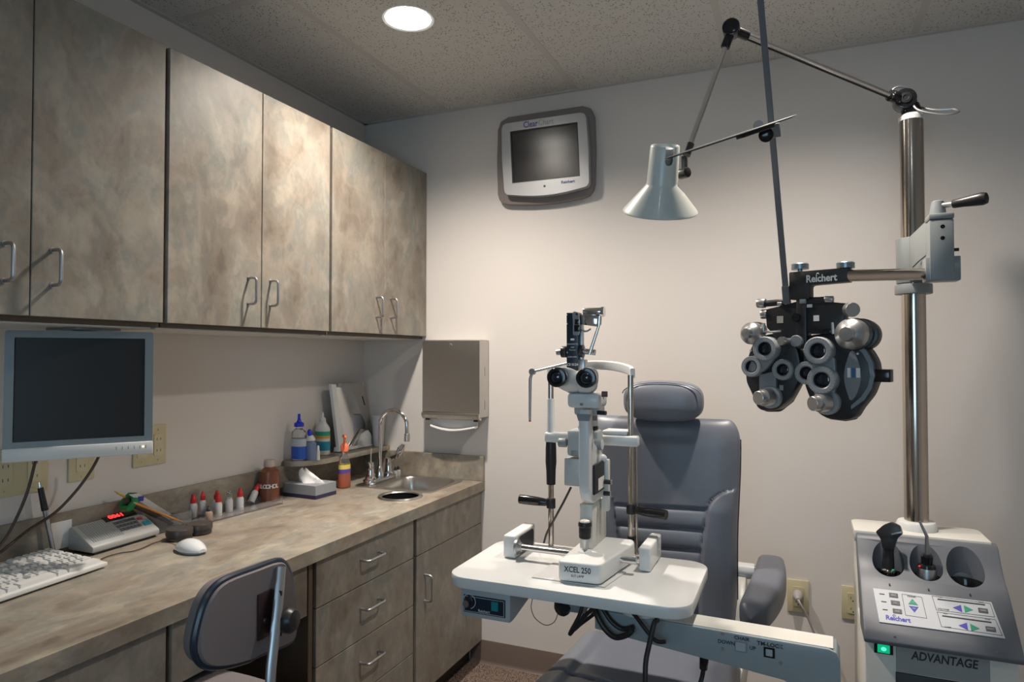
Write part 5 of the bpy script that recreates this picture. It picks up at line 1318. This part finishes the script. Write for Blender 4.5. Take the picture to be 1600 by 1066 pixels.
emit('lower_opening', G().box(fp(1400, 1045).x, fp(1546, 1060).x, FYc+.004, FYc+.0115, .14, .553, .002), mat('opening_dark', (.035, .035, .037), .45), stn)  # dark box in place of the opening, its shade put into the colour
for a, b in ((1397, 998), (1554, 1021)):
    q = fp(a, b); emit('fixing_screw', G().cyl((q.x, 1.8945 if b < 0 else 1.889, q.z+.010), (q.x, 1.8925 if b < 0 else 1.887, q.z+.010), .003, n=12), M_['alu'], hd)

# column
ct_z = P(1424, 186, y=YC).z
emit('column_base', G().lathe([(.050, 0), (.050, .016), (.046, .022), (.034, .024)], (XCOL, YC, HZ1), n=40), M_['white_en'], stn)
emit('column', G().cyl((XCOL, YC, HZ1+.01), (XCOL, YC, ct_z), .0305, n=48), M_['column'], stn)
emit('column_cap', G().lathe([(.0315, -.006), (.0315, .006), (.026, .012), (.001, .012)], (XCOL, YC, ct_z), n=36), M_['white_en'], stn)
czz = lambda py: P(1425, py, y=YC).z
bkm = M_['grey_en2'] = mat('light_grey_casting', (.25, .27, .27), .42)
sleeve = emit('sleeve', G().cyl((XCOL, YC, czz(443)), (XCOL, YC, czz(373)), .0425, n=40, bev=.002), bkm, stn)
emit('stop_collar', G().cyl((XCOL, YC, czz(460)), (XCOL, YC, czz(445)), .0470, n=40, bev=.0015), bkm, stn)
# gusset casting between sleeve and vertical block
YBK = 1.93
k0 = P(1452, 334, y=YBK); k1 = P(1492, 437, y=YBK)
kx0, kx1, kz0, kz1 = k0.x, k1.x, k1.z, k0.z
s_t, s_b = czz(373), czz(443)
for_side = [(YC-.03, s_b+.004), (YC-.03, s_t), (YC-.05, s_t), (YBK+.05, kz1-.004), (YBK+.02, kz1-.004), (YBK+.02, kz0+.05)]
g = G()
mA = V((XCOL, YC, 0)); mB = V(((kx0+kx1)/2, YBK+.03, 0)); dd_ = (mB-mA).normalized(); Lg = (mB-mA).length
GM = frame(mA, dd_, (0, 0, 1))
g.prism([(.03, s_b+.004), (.03, s_t), (.045, s_t), (Lg-.03, kz1-.004), (Lg, kz1-.004), (Lg, kz0+.03), (Lg-.02, kz0+.02)], -.019, .019, ax='y', bev=.003, M=GM)
emit('gusset', g, bkm, sleeve)
blk = emit('tilt_block', G().box(kx0, kx1, YBK, YBK+.06, kz0, kz1-.016, .003), bkm, stn)
emit('block_cap', G().box(kx0-.001, kx1+.001, YBK-.001, YBK+.061, kz1-.0145, kz1, .003), bkm, blk)
w0, w1 = P(1446, 402, y=YBK+.005), P(1502, 437, y=YBK+.005)
emit('arm_socket', G().box(w0.x, w1.x, YBK+.004, YBK+.056, kz0-.001, w0.z, .003), M_['grey_en'], blk)
for py in (354, 372):
    q = P(1473, py, y=YBK); emit('socket_screw', G().lathe([(.0052, 0), (.0048, .0012), (.0026, .0012), (.0022, 0)], (q.x, YBK, q.z), (0, -1, 0), n=20), M_['gloss_black'], blk)
q = P(1496, 390, y=YBK+.02); emit('limit_screw', G().cyl((kx1-.002, q.y, q.z), (q.x+.003, q.y, q.z), .004, n=14), M_['black'], blk)
lk = V(((kx0+kx1)/2-.003, YBK+.03, kz1))
emit('lever_hub', G().lathe([(.0185, 0), (.0165, .018), (.0130, .034), (.010, .036)], lk, n=28), M_['grey_en'], blk)
ga, gb, gc = P(1474, 321, y=YBK+.02), P(1489, 319, y=YBK+.0), P(1544, 309, y=YBK-.04)
lv = emit('lever', G().cyl(ga, gb+(gb-ga)*.2, .0065, n=18), M_['alu'], blk)
dv_ = (gc-gb)
emit('lever_grip', G().lathe([(.0095, 0), (.0105, .002), (.0115, dv_.length*.3), (.0145, dv_.length*.65), (.0155, dv_.length*.85), (.013, dv_.length*.96), (.005, dv_.length)], gb, dv_, n=28), M_['black'], lv)
# horizontal refractor arm
emit('arm_wire', G().tube([P(1426, 418, y=2.06), P(1436, 408, y=2.05), P(1447, 399, y=1.99)], .0014, 6), M_['ink'], stn)

# ================================================================= REFRACTION HEAD (phoropter)
RZP = R(-20)
pc0 = P(1252, 560, d=1.70)
MPH = MX.Translation(pc0) @ MX.Rotation(RZP, 4, 'Z')
ph = thing('phoropter', 'black and grey refraction head hanging from the chrome arm', 'phoropter', M=MPH)
PXM = 1.70/1050
def Q(px, py, y=0): return P(px, py, M=MPH, y=y)
def Q2(px, py, y=0): q = Q(px, py, y); return (q.x, q.z)
bkb = M_['black']; sv = mat('satin_silver', (.45, .455, .46), .34, .9); gy = mat('instrument_mid_grey', (.21, .225, .24), .40); dialm = mat('dial_grey', (.33, .345, .36), .38, .2)
def E(name, g, m, par=None, lab=None): return emit(name, g, m, par or ph, True, lab)
left = [(1180, 528), (1172, 545), (1164, 570), (1165, 597), (1176, 620), (1182, 637), (1190, 642), (1212, 642), (1232, 626), (1247, 598), (1251, 570), (1246, 545), (1234, 528), (1210, 520)]
right = [(1262, 524), (1256, 545), (1254, 572), (1256, 600), (1264, 622), (1276, 645), (1292, 655), (1316, 658), (1334, 655), (1342, 640), (1360, 618), (1370, 592), (1368, 566), (1356, 545), (1338, 532), (1300, 520)]
lb = E('left_battery', G().prism(round_poly([Q2(a, b, .0) for a, b in left], .012, 3), .0, .050, ax='y', bev=.006), bkb)
rb = E('right_battery', G().prism(round_poly([Q2(a, b, .0) for a, b in right], .012, 3), .0, .055, ax='y', bev=.006), bkb)
# rear covers
E('rear_cover', G().prism([Q2(a+6, b+2, .05) for a, b in left], .05, .066, ax='y', bev=.006), mat('rear_brown_black', (.04, .032, .03), .5), lb)
E('rear_cover', G().prism([Q2(a+3, b+1, .05) for a, b in right], .055, .07, ax='y', bev=.006), M_['rear'] if 'rear' in M_ else bkb, rb)
# grey sculpted front castings
def plate_(name, poly, y0, y1, m, par, rad=.006, bev=.003):
    return E(name, G().prism(round_poly([Q2(a, b, y0) for a, b in poly], rad, 3), y0, y1, ax='y', bev=bev), m, par)
plate_('front_casting', [(1176, 556), (1196, 546), (1214, 540), (1210, 560), (1196, 578), (1178, 588), (1168, 580)], -.020, .002, gy, lb)
plate_('front_casting', [(1186, 586), (1212, 580), (1212, 612), (1208, 634), (1196, 638), (1186, 628)], -.010, .002, gy, lb)
plate_('front_casting', [(1270, 556), (1290, 550), (1304, 560), (1306, 600), (1300, 640), (1284, 646), (1274, 625), (1268, 590)], -.014, .002, gy, rb)
def lens_ring(px, py, r, y, par, glass='lens', d=.016):
    c = Q(px, py, y); r = r*PXM
    o = E('lens_ring', G().lathe([(r*.93, d), (r, d-.002), (r, .004), (r*.93, 0), (r*.66, 0), (r*.56, .003), (r*.54, .012)], c, (0, 1, 0), n=40, cap=False), dialm, par)
    t_ = G()
    for i in range(24):
        a = 2*math.pi*i/24; t_.box(-.0004, .0004, -.0003, .0, r*.84, r*.91, M=MX.Translation(c) @ MX.Rotation(a, 4, 'Y'))
    E('dial_marks', t_, M_['ink'], par)
    E('lens_cell', G().lathe([(r*.56, .003), (r*.50, .002), (r*.48, .010)], c, (0, 1, 0), n=32, cap=False), bkb, par)
    E('lens', G().lathe([(r*.50, .010), (r*.3, .008), (.0003, .0075)], c, (0, 1, 0), n=28, cap=False), M_['lens'], par)
    return o
lens_ring(1194, 545, 19.5, -.034, lb, d=.034); lens_ring(1173, 573, 17, -.026, lb, d=.026); lens_ring(1222, 578, 17, -.012, lb, d=.012)
lens_ring(1259, 583, 18, -.010, rb, d=.012); lens_ring(1277, 548, 21, -.032, rb, d=.032); lens_ring(1283, 594, 21.5, -.030, rb, d=.030)
def knob_on_dial(dx, dy, rr, kx_, ky_, kr, par):
    c = Q(dx, dy, -.014); r = rr*PXM
    E('axis_dial', G().lathe([(r, .016), (r, .003), (r*.94, 0), (r*.2, 0)], c, (0, 1, 0), n=40), dialm, par)
    k = Q(kx_, ky_, -.052); kr *= PXM; dd = (c-k)
    E('axis_knob', G().lathe([(kr*.93, 0), (kr, .001), (kr, dd.length*.42), (kr*1.25, dd.length*.44), (kr*1.3, dd.length)], k, dd, n=28), sv, par)
knob_on_dial(1202, 621, 18, 1184, 622, 11, lb); knob_on_dial(1291, 629, 19, 1269, 631, 11, rb)
# big weak-sphere knobs
def big_knob(px, py, r, par, depth, y=-.035):
    c = Q(px, py, y); r *= PXM
    E('power_knob', G().lathe([(r*.10, -.018), (r*.42, -.0165), (r*.50, -.006), (r*.93, .004), (r, .009), (r, depth)], c, (.12, 1, 0), n=40), sv, par)
    for i in range(0): pass
big_knob(1170, 521, 18, lb, .030); big_knob(1326, 522, 23, rb, .040)
c = Q(1170, 521, 0)
E('drum_housing', G().cyl(Q(1186, 516, .0)+V((-.01, 0, 0)), Q(1186, 516, .04), .022, n=28, bev=.002), bkb, lb)
E('drum_housing', G().cyl(Q(1346, 522, .005), Q(1352, 524, .05), .0375, n=40, bev=.003), bkb, rb)
E('hub_ring', G().cyl(Q(1336, 522, -.012), Q(1340, 523, .012), .0385, n=40, bev=.002), bkb, rb)
# vertex/mounting frame above the batteries
plate_('frame_plate', [(1196, 484), (1250, 470), (1252, 535), (1226, 540), (1198, 512)], .000, .030, bkb, ph, .004)
plate_('frame_plate', [(1253, 468), (1322, 474), (1318, 500), (1306, 520), (1256, 520)], -.004, .030, bkb, ph, .004)
E('centre_post', G().box(Q(1246, 500).x, Q(1262, 500).x, -.010, .028, Q(1250, 545).z, Q(1250, 466).z, .003), bkb)
E('window', G().box(Q(1214, 500).x, Q(1224, 500).x, -.0008, .001, Q(1218, 505).z, Q(1218, 494).z), mat('ivory_scale', (.45, .42, .36), .5), ph)
E('window', G().box(Q(1272, 500).x, Q(1281, 500).x, -.0048, -.003, Q(1276, 502).z, Q(1276, 493).z), M_['ivory'] if 'ivory' in M_ else M_['paper'], ph)
E('window', G().box(Q(1257, 479).x, Q(1270, 479).x, -.0048, -.003, Q(1260, 481).z, Q(1260, 476).z), M_['paper'], ph)
E('level_knob', G().lathe([(.010, 0), (.0105, .001), (.0105, .014)], Q(1243, 496, -.018), (0, 1, 0), n=20), M_['gloss_black'], ph)
a, b = Q(1190, 472, .01), Q(1300, 469, .01)
E('level_bar', G().cyl(Q(1192, 475, .006), Q(1226, 472, .006), .0085, n=20, bev=.001), bkb)
E('level_bar', G().cyl(Q(1262, 470, .0), Q(1290, 469, .0), .0085, n=20, bev=.001), bkb)
E('side_knob', G().cyl(Q(1184, 474, .006), Q(1196, 474, .006), .0125, n=14, bev=.001), sv)
E('side_knob', G().cyl(Q(1190, 491, .006), Q(1199, 491, .006), .0125, n=14, bev=.001), sv)
E('side_knob', G().cyl(Q(1289, 468, .0), Q(1302, 468, .0), .0085, n=20, bev=.0008), sv)
E('side_knob', G().lathe([(.0165, 0), (.0172, .002), (.0172, .020), (.012, .024)], Q(1333, 484, -.020), (-.75, .9, .08), n=28), sv)
E('small_lug', G().cyl(Q(1215, 475, -.004), Q(1222, 475, -.004), .005, n=14), sv)
E('small_lug', G().box(Q(1252, 473).x, Q(1262, 473).x, -.012, -.004, Q(1255, 475).z, Q(1255, 468).z, .001), gy)
E('convergence_knob', G().lathe([(.0105, 0), (.011, .002), (.011, .012), (.008, .014), (.008, .05)], Q(1220, 533, -.055), (.2, 1, 0), n=24), sv)
E('convergence_knob', G().lathe([(.0135, 0), (.0145, .001), (.0145, .020)], Q(1243, 533, -.026), (0, 1, 0), n=28), gy)
g = G().tube([Q(1192, 507, -.016), Q(1193, 518, -.016), Q(1204, 519, -.014), Q(1220, 518, -.006)], .003, 8).cyl(Q(1193, 505, -.018), Q(1193, 517, -.018), .004, n=12)
E('forehead_lever', g, sv)
E('forehead_lever', G().cyl(Q(1301, 504, -.010), Q(1302, 522, -.010), .0040, n=12), sv)
E('cross_brace', G().box(Q(1268, 515).x, Q(1300, 515).x, -.010, .002, Q(1285, 522).z, Q(1285, 514).z, .001), M_['gloss_black'])
# power scale leaf and curved dial edge
rr = [(1319, 592), (1322, 568), (1332, 547), (1342, 566), (1346, 590), (1340, 614), (1330, 626), (1324, 614)]
lf = E('scale_leaf', G().prism([(p.x, p.z) for p in smooth_path([V((*Q2(a, b, -.002), 0)).xzy for a, b in rr], 3, True)], -.006, .001, ax='y', bev=.0015, seg=1), gy, rb) if False else None
def sm2(poly, y, n=4):
    c = smooth_path([V((Q2(a, b, y)[0], 0, Q2(a, b, y)[1])) for a, b in poly], n, True); return [(p.x, p.z) for p in c]
lf = E('scale_leaf', G().prism(sm2(rr, -.002), -.005, .001, ax='y', bev=.001, seg=1), gy, rb)
g = G()
for (a0_, a1_) in ((1325, 1330), (1339, 1345)): g.box(Q(a0_, 584).x, Q(a1_, 584).x, -.0058, -.0048, Q(1330, 590).z, Q(1330, 575).z)
E('scale_window', g, M_['paper'], lf)
E('scale_window', G().box(Q(1332, 584).x, Q(1337, 584).x, -.0060, -.0048, Q(1330, 590).z, Q(1330, 575).z), mat('blue_scale', (.03, .12, .30), .4), lf)
arc_o = [(1342, 538), (1354, 548), (1364, 566), (1367, 588), (1362, 608), (1350, 626), (1330, 640)]
arc_i = [(1330, 634), (1346, 620), (1356, 605), (1360, 588), (1357, 568), (1348, 552), (1340, 545)]
E('dial_edge', G().prism([Q2(a, b, -.002) for a, b in arc_o+arc_i], -.004, .001, ax='y'), mat('edge_blue_grey', (.20, .235, .26), .35), rb)
for a, b in ((1340, 553), (1333, 622)):
    E('cover_screw', G().cyl(Q(a, b, -.0015), Q(a, b, .001), .0028, n=12), dialm, rb)
E('cover_screw', G().cyl(Q(1173, 548, -.0015), Q(1173, 548, .001), .003, n=12), dialm, lb)
E('label_plate', G().box(Q(1218, 606).x, Q(1224, 606).x, -.0006, .0005, Q(1220, 610).z, Q(1220, 602).z), dialm, lb)
E('side_lug', G().prism(round_poly([(Q(1366, 587, .02).x, .0), (Q(1394, 587, .02).x, .004), (Q(1394, 587, .02).x, .034), (Q(1366, 587, .02).x, .034)], .004), Q(1380, 597, .02).z, Q(1380, 577, .02).z, bev=.002), M_['gloss_black'], rb)
# hanger block and knobs
zb0, zb1 = Q(1285, 444, .01).z, Q(1285, 423, .01).z
xh0, xh1, xh2 = Q(1238, 440, .01).x, Q(1268, 440, .01).x, Q(1329, 433, .01).x
zh = Q(1250, 466, .01).z
hg = E('hanger', G().prism(round_poly([(xh0, zh-.004), (xh0, zb1), (xh2, zb1), (xh2, zb0), (xh1, zb0-.002), (xh1, zh-.004)], [.002, .004, .003, .003, .008, .002], 4), -.012, .024, ax='y', bev=.003), mat('hanger_black', (.022, .019, .018), .5))
q = Q(1283, 435, -.0125)
g = G().text('Reichert', .0250, MX((( 1, 0, 0, q.x), (0, 0, -1, -.0123), (0, 1, 0, q.z), (0, 0, 0, 1))), .0002, bold=.0007, sx=.85)
g.tube([(q.x-.008+.003*math.cos(a), -.0123, q.z+.0105+.003*math.sin(a)) for a in [R(-30+20*i) for i in range(13)]], .0006, 5)
E('lettering', g, M_['paper'], hg)
for (a, b, x_) in ((1250, 417, xh0+.02), (1321, 415, xh2-.017)):
    q = Q(a, b, .006); E('clamp_knob', G().lathe([(.006, zb1-q.z), (.006, -.007), (.0195, -.0065), (.021, -.007), (.021, .006), (.019, .008)], (q.x, .006, q.z), n=14), mat('blue_silver', (.30, .36, .40), .32, .8), hg)
tL = MPH @ V((xh2, .006, (zb0+zb1)/2-.0015)); tR = P(1448, 428, y=YBK+.03)
td = (tR-tL).normalized(); ta_ = td.orthogonal().normalized(); tb_ = td.cross(ta_); MPi = MPH.inverted(); tdl = MPi.to_3x3() @ td
rgR = [tR+(ta_*math.cos(2*math.pi*i/32)+tb_*math.sin(2*math.pi*i/32))*.0145 for i in range(32)]
rgL = []
for p in rgR:                                   # the tube's end is cut flush with the side of the black hanger
    pl = MPi @ p; rgL.append(MPH @ (pl+tdl*((xh2+.0012-pl.x)/tdl.x)))
emit('refractor_arm', G().loft([rgL, rgR]), M_['column'], stn)
# near-point rod with its edge-on chart disc
r0, r1 = Q(1229, 468, -.004), MPH.inverted() @ P(1183, -60, d=1.56)
rdv = (r1-r0).normalized()
rod_m = mat('rod_grey', (.14, .155, .175), .4, .3)
RM = frame(r0, rdv, (0, -1, 0))
rod = E('near_point_rod', G().box(0, (r1-r0).length, -.0072, .0072, -.0025, .0025, .0008, 1, M=RM).box(-.012, .035, -.009, .009, -.006, .004, .001, 1, M=RM), rod_m)
pl_, pr_ = P(1045, 247, d=1.38), P(1235, 183, d=1.56); pc = (pl_+pr_)/2
u = (pr_-pl_).normalized(); vw = (pc-CO).normalized(); w_ = (vw-u*vw.dot(u)).normalized(); nrm_ = u.cross(w_)
nrm_ = (nrm_+vw*(-.035)).normalized()
if nrm_.z < 0: nrm_ = -nrm_
DM = MPH.inverted() @ frame(pc, u, nrm_); rad = (pr_-pl_).length/2
E('chart_disc', G().prism([(rad*math.cos(a), .36*rad*math.sin(a)) for a in [2*math.pi*i/56 for i in range(56)]], 0, .0016, M=DM), mat('chart_card_grey', (.10, .10, .10), .35), rod)
E('disc_backing', G().prism([(.96*rad*math.cos(a)-.02*rad, .33*rad*math.sin(a)) for a in [2*math.pi*i/48 for i in range(48)]], -.0016, -.0001, M=DM), bkb, rod)
E('chart_holder', G().box(.02, .125, -.012, .012, -.010, -.0016, .002, M=DM), bkb, rod)
q = MPH.inverted() @ P(1197, 211, d=1.545); q2 = MPH.inverted() @ P(1197, 211, d=1.575)
E('thumb_screw', G().cyl(q, q2, .0165, n=26, bev=.002), M_['gloss_black'], rod)
sl0 = MPH.inverted() @ P(1209, 195, d=1.60); sl1 = MPH.inverted() @ P(1211, 214, d=1.60)
E('rod_slider', G().box(-.016, .016, -.012, .012, -.008, .008, .002, M=frame((sl0+sl1)/2, rdv, (0, -1, 0))), gy, rod)
q = MPH.inverted() @ P(1185, 196, d=1.60)
E('slider_tab', G().lathe([(.012, 0), (.012, .003)], q, (0, -1, 0), n=22), dialm, rod)

# ================================================================= EXAM LAMP ON TOP OF THE COLUMN
el = thing('exam_lamp', 'jointed chrome arm lamp with white cone shade on top of the column', 'lamp', (XCOL, YC, ct_z+.012))
j1 = P(1413, 158, y=YC-.005); j2 = P(1143, 46, d=1.72)
emit('swivel_base', G().lathe([(.024, 0), (.026, .012), (.020, .03)], (XCOL, YC, ct_z+.0130), n=28).cyl((XCOL, YC, ct_z+.036), j1, .022, n=20), M_['gloss_black'], el)
ax1 = (j2-j1).normalized()
emit('joint', G().cyl(j1+V((0, .022, 0)), j1-V((0, .028, 0)), .0285, n=32, bev=.003).cyl(j1, j1+ax1*.055, .0165, n=24, bev=.001), M_['gloss_black'], el)
emit('joint_screw', G().lathe([(.014, 0), (.015, .003), (.008, .004), (.006, .002)], j1-V((0, .028, 0)), (0, -1, 0), n=20), M_['black'], el)
emit('upper_arm', G().cyl(j1+ax1*.05, j2-ax1*.02, .0078, n=24), M_['chrome'], el)
emit('cable_wire', G().tube([j1+ax1*.06+V((0, 0, -.0095)), j2-ax1*.03+V((0, 0, -.0095))], .0022, 8), M_['black'], el)
j3 = P(1075, 236, d=1.66)
ax2 = (j3-j2).normalized()
emit('joint', G().cyl(j2+V((0, .018, 0)), j2-V((0, .020, 0)), .0215, n=28, bev=.002).cyl(j2, j2-ax1*.050, .0125, n=20).cyl(j2, j2+ax2*.055, .0115, n=20, bev=.001), M_['gloss_black'], el)
emit('lower_arm', G().cyl(j2+ax2*.05, j3, .0068, n=24), M_['chrome'], el)
emit('cable_loop', G().tube([P(1392, 150, y=YC-.03), P(1396, 139, y=YC-.03), P(1408, 135, y=YC-.03), P(1421, 139, y=YC-.03), P(1432, 150, y=YC-.03)], .0024, 8, sm=5), M_['alu'], el)
emit('wire_handle', G().tube([P(1424, 158, y=YC-.02), P(1432, 170, y=YC-.03), P(1450, 176, y=YC-.04), P(1478, 179, y=YC-.05), P(1498, 175, y=YC-.05), P(1490, 171, y=YC-.03), P(1460, 172, y=YC-.02), P(1440, 168, y=YC)], .0032, 10, sm=6), M_['alu'], el)
# shade
sb = P(1031, 331, d=1.62); axs = V((.17, -.42, 1)).normalized()
k = 1.62/1050
top_c = sb+axs*(100*k*1.06)
prof = [(57.0*k, -.001), (57.6*k, .0015), (56.2*k, .006), (24.6*k, .064), (23.4*k, .070), (21.8*k, .1525), (20.8*k, .155), (19.8*k, .1525), (21.6*k, .072), (23.0*k, .064), (55.2*k, .005), (56.4*k, .0005)]
SM = frame(sb, V((1, 0, 0))-axs*axs.x, axs)
shg = G().lathe(prof, n=64, cap=False); shg.bm.transform(SM)
# slot at the upper right of the neck
cg = G(); ang = R(-60)
SL = SM @ MX.Rotation(ang, 4, 'Z')
cg.prism([(-.010, .17), (-.010, .122), (-.007, .115), (0, .112), (.007, .115), (.010, .122), (.010, .17)], 0.012, .06, ax='x', M=None)
cg.bm.transform(SL)
sh = emit('shade', cut(shg, cg), mat('shade_white', (.58, .60, .56), .35, coat=.15), el, sharp=40)
g = G().lathe([(.0175, .075), (.0195, .078), (.0195, .148), (.015, .150), (.004, .151)], n=28); g.bm.transform(SM); emit('lamp_socket', g, M_['grey_en'], el)
g = G().sph((0, 0, .045), (.028, .028, .036)); g.bm.transform(SM); emit('bulb', g, M_['paper'], el)
k1_ = P(1070, 253, d=1.62)
emit('shade_bracket', G().box(k1_.x-.008, k1_.x+.006, k1_.y-.006, k1_.y+.010, k1_.z-.028, k1_.z+.014, .003), M_['black'], el)
q = P(1071, 270, d=1.60); emit('thumb_knob', G().cyl(q+V((-.014, .01, 0)), q+V((.006, -.004, 0)), .0125, n=20, bev=.0015), M_['black'], el)
q = P(1068, 252, d=1.60); emit('arm_ferrule', G().cyl(j3-ax2*.02, j3+ax2*.012, .0095, n=18), M_['black'], el)

# ================================================================= HAND INSTRUMENTS IN THE WELLS
q, r_ = wells[0]
h0 = V((q.x-.002, q.y-.002, q.z-.072))
hs = thing('hand_ophthalmoscope', 'black hand ophthalmoscope standing in the left charging well of the console', 'ophthalmoscope', h0)
up_ = (P(1391, 806, y=q.y-.01)-P(1389, 890, y=q.y-.01)).normalized()
zt_0 = h0+V((0, 0, .002))
emit('handle', G().lathe([(.019, 0), (.0205, .004), (.0205, .045), (.016, .048)], zt_0, up_, n=28), M_['chrome'], hs)
emit('neck', G().lathe([(.014, .046), (.015, .055), (.014, .075), (.0125, .090), (.014, .105)], zt_0, up_, n=24), M_['black'], hs)
hc_ = zt_0+up_*.135
HM = frame(hc_, V((1, -.25, 0)), (0, .1, 1))
g = G().prism(round_poly([(-.013, -.035), (.012, -.035), (.020, -.005), (.032, .008), (.026, .028), (.006, .036), (-.012, .026), (-.030, .006), (-.018, -.010)], .004, 3), -.014, .014, ax='y', bev=.004)
g.bm.transform(HM); emit('head', g, M_['black'], hs)
g = G().box(.010, .036, -.020, -.014, .000, .004, .001); g.bm.transform(HM @ MX.Rotation(R(-22), 4, 'Y')); emit('brow_rest', g, M_['alu'], hs)
emit('green_button', G().sph(zt_0+up_*.047+V((.010, -.016, 0)), .0035), M_['green_ink'], hs)
q, r_ = wells[1]
h0 = V((q.x, q.y-.002, q.z-.072))
hs = thing('hand_transilluminator', 'steel instrument handle with bent thin tip standing in the middle charging well', 'transilluminator', h0)
up_ = V((.02, -.03, 1)).normalized(); zt_0 = h0+V((0, 0, .002))
emit('handle', G().lathe([(.020, 0), (.0225, .003), (.0225, .056), (.021, .060), (.014, .061)], zt_0, up_, n=32), M_['alu'], hs)
emit('collar', G().lathe([(.021, .060), (.0195, .068), (.013, .070), (.014, .090), (.010, .096)], zt_0, up_, n=24), M_['gloss_black'], hs)
t0 = zt_0+up_*.094; t1 = P(1448, 838, y=q.y-.01); t2 = P(1437, 815, y=q.y-.01)
emit('bent_tip', G().tube([t0, t1, t2], [.006, .0042, .003], 12), M_['alu'], hs)
emit('red_dot', G().sph(zt_0+up_*.064+V((-.018, -.012, 0)), .0038), M_['red'], hs)
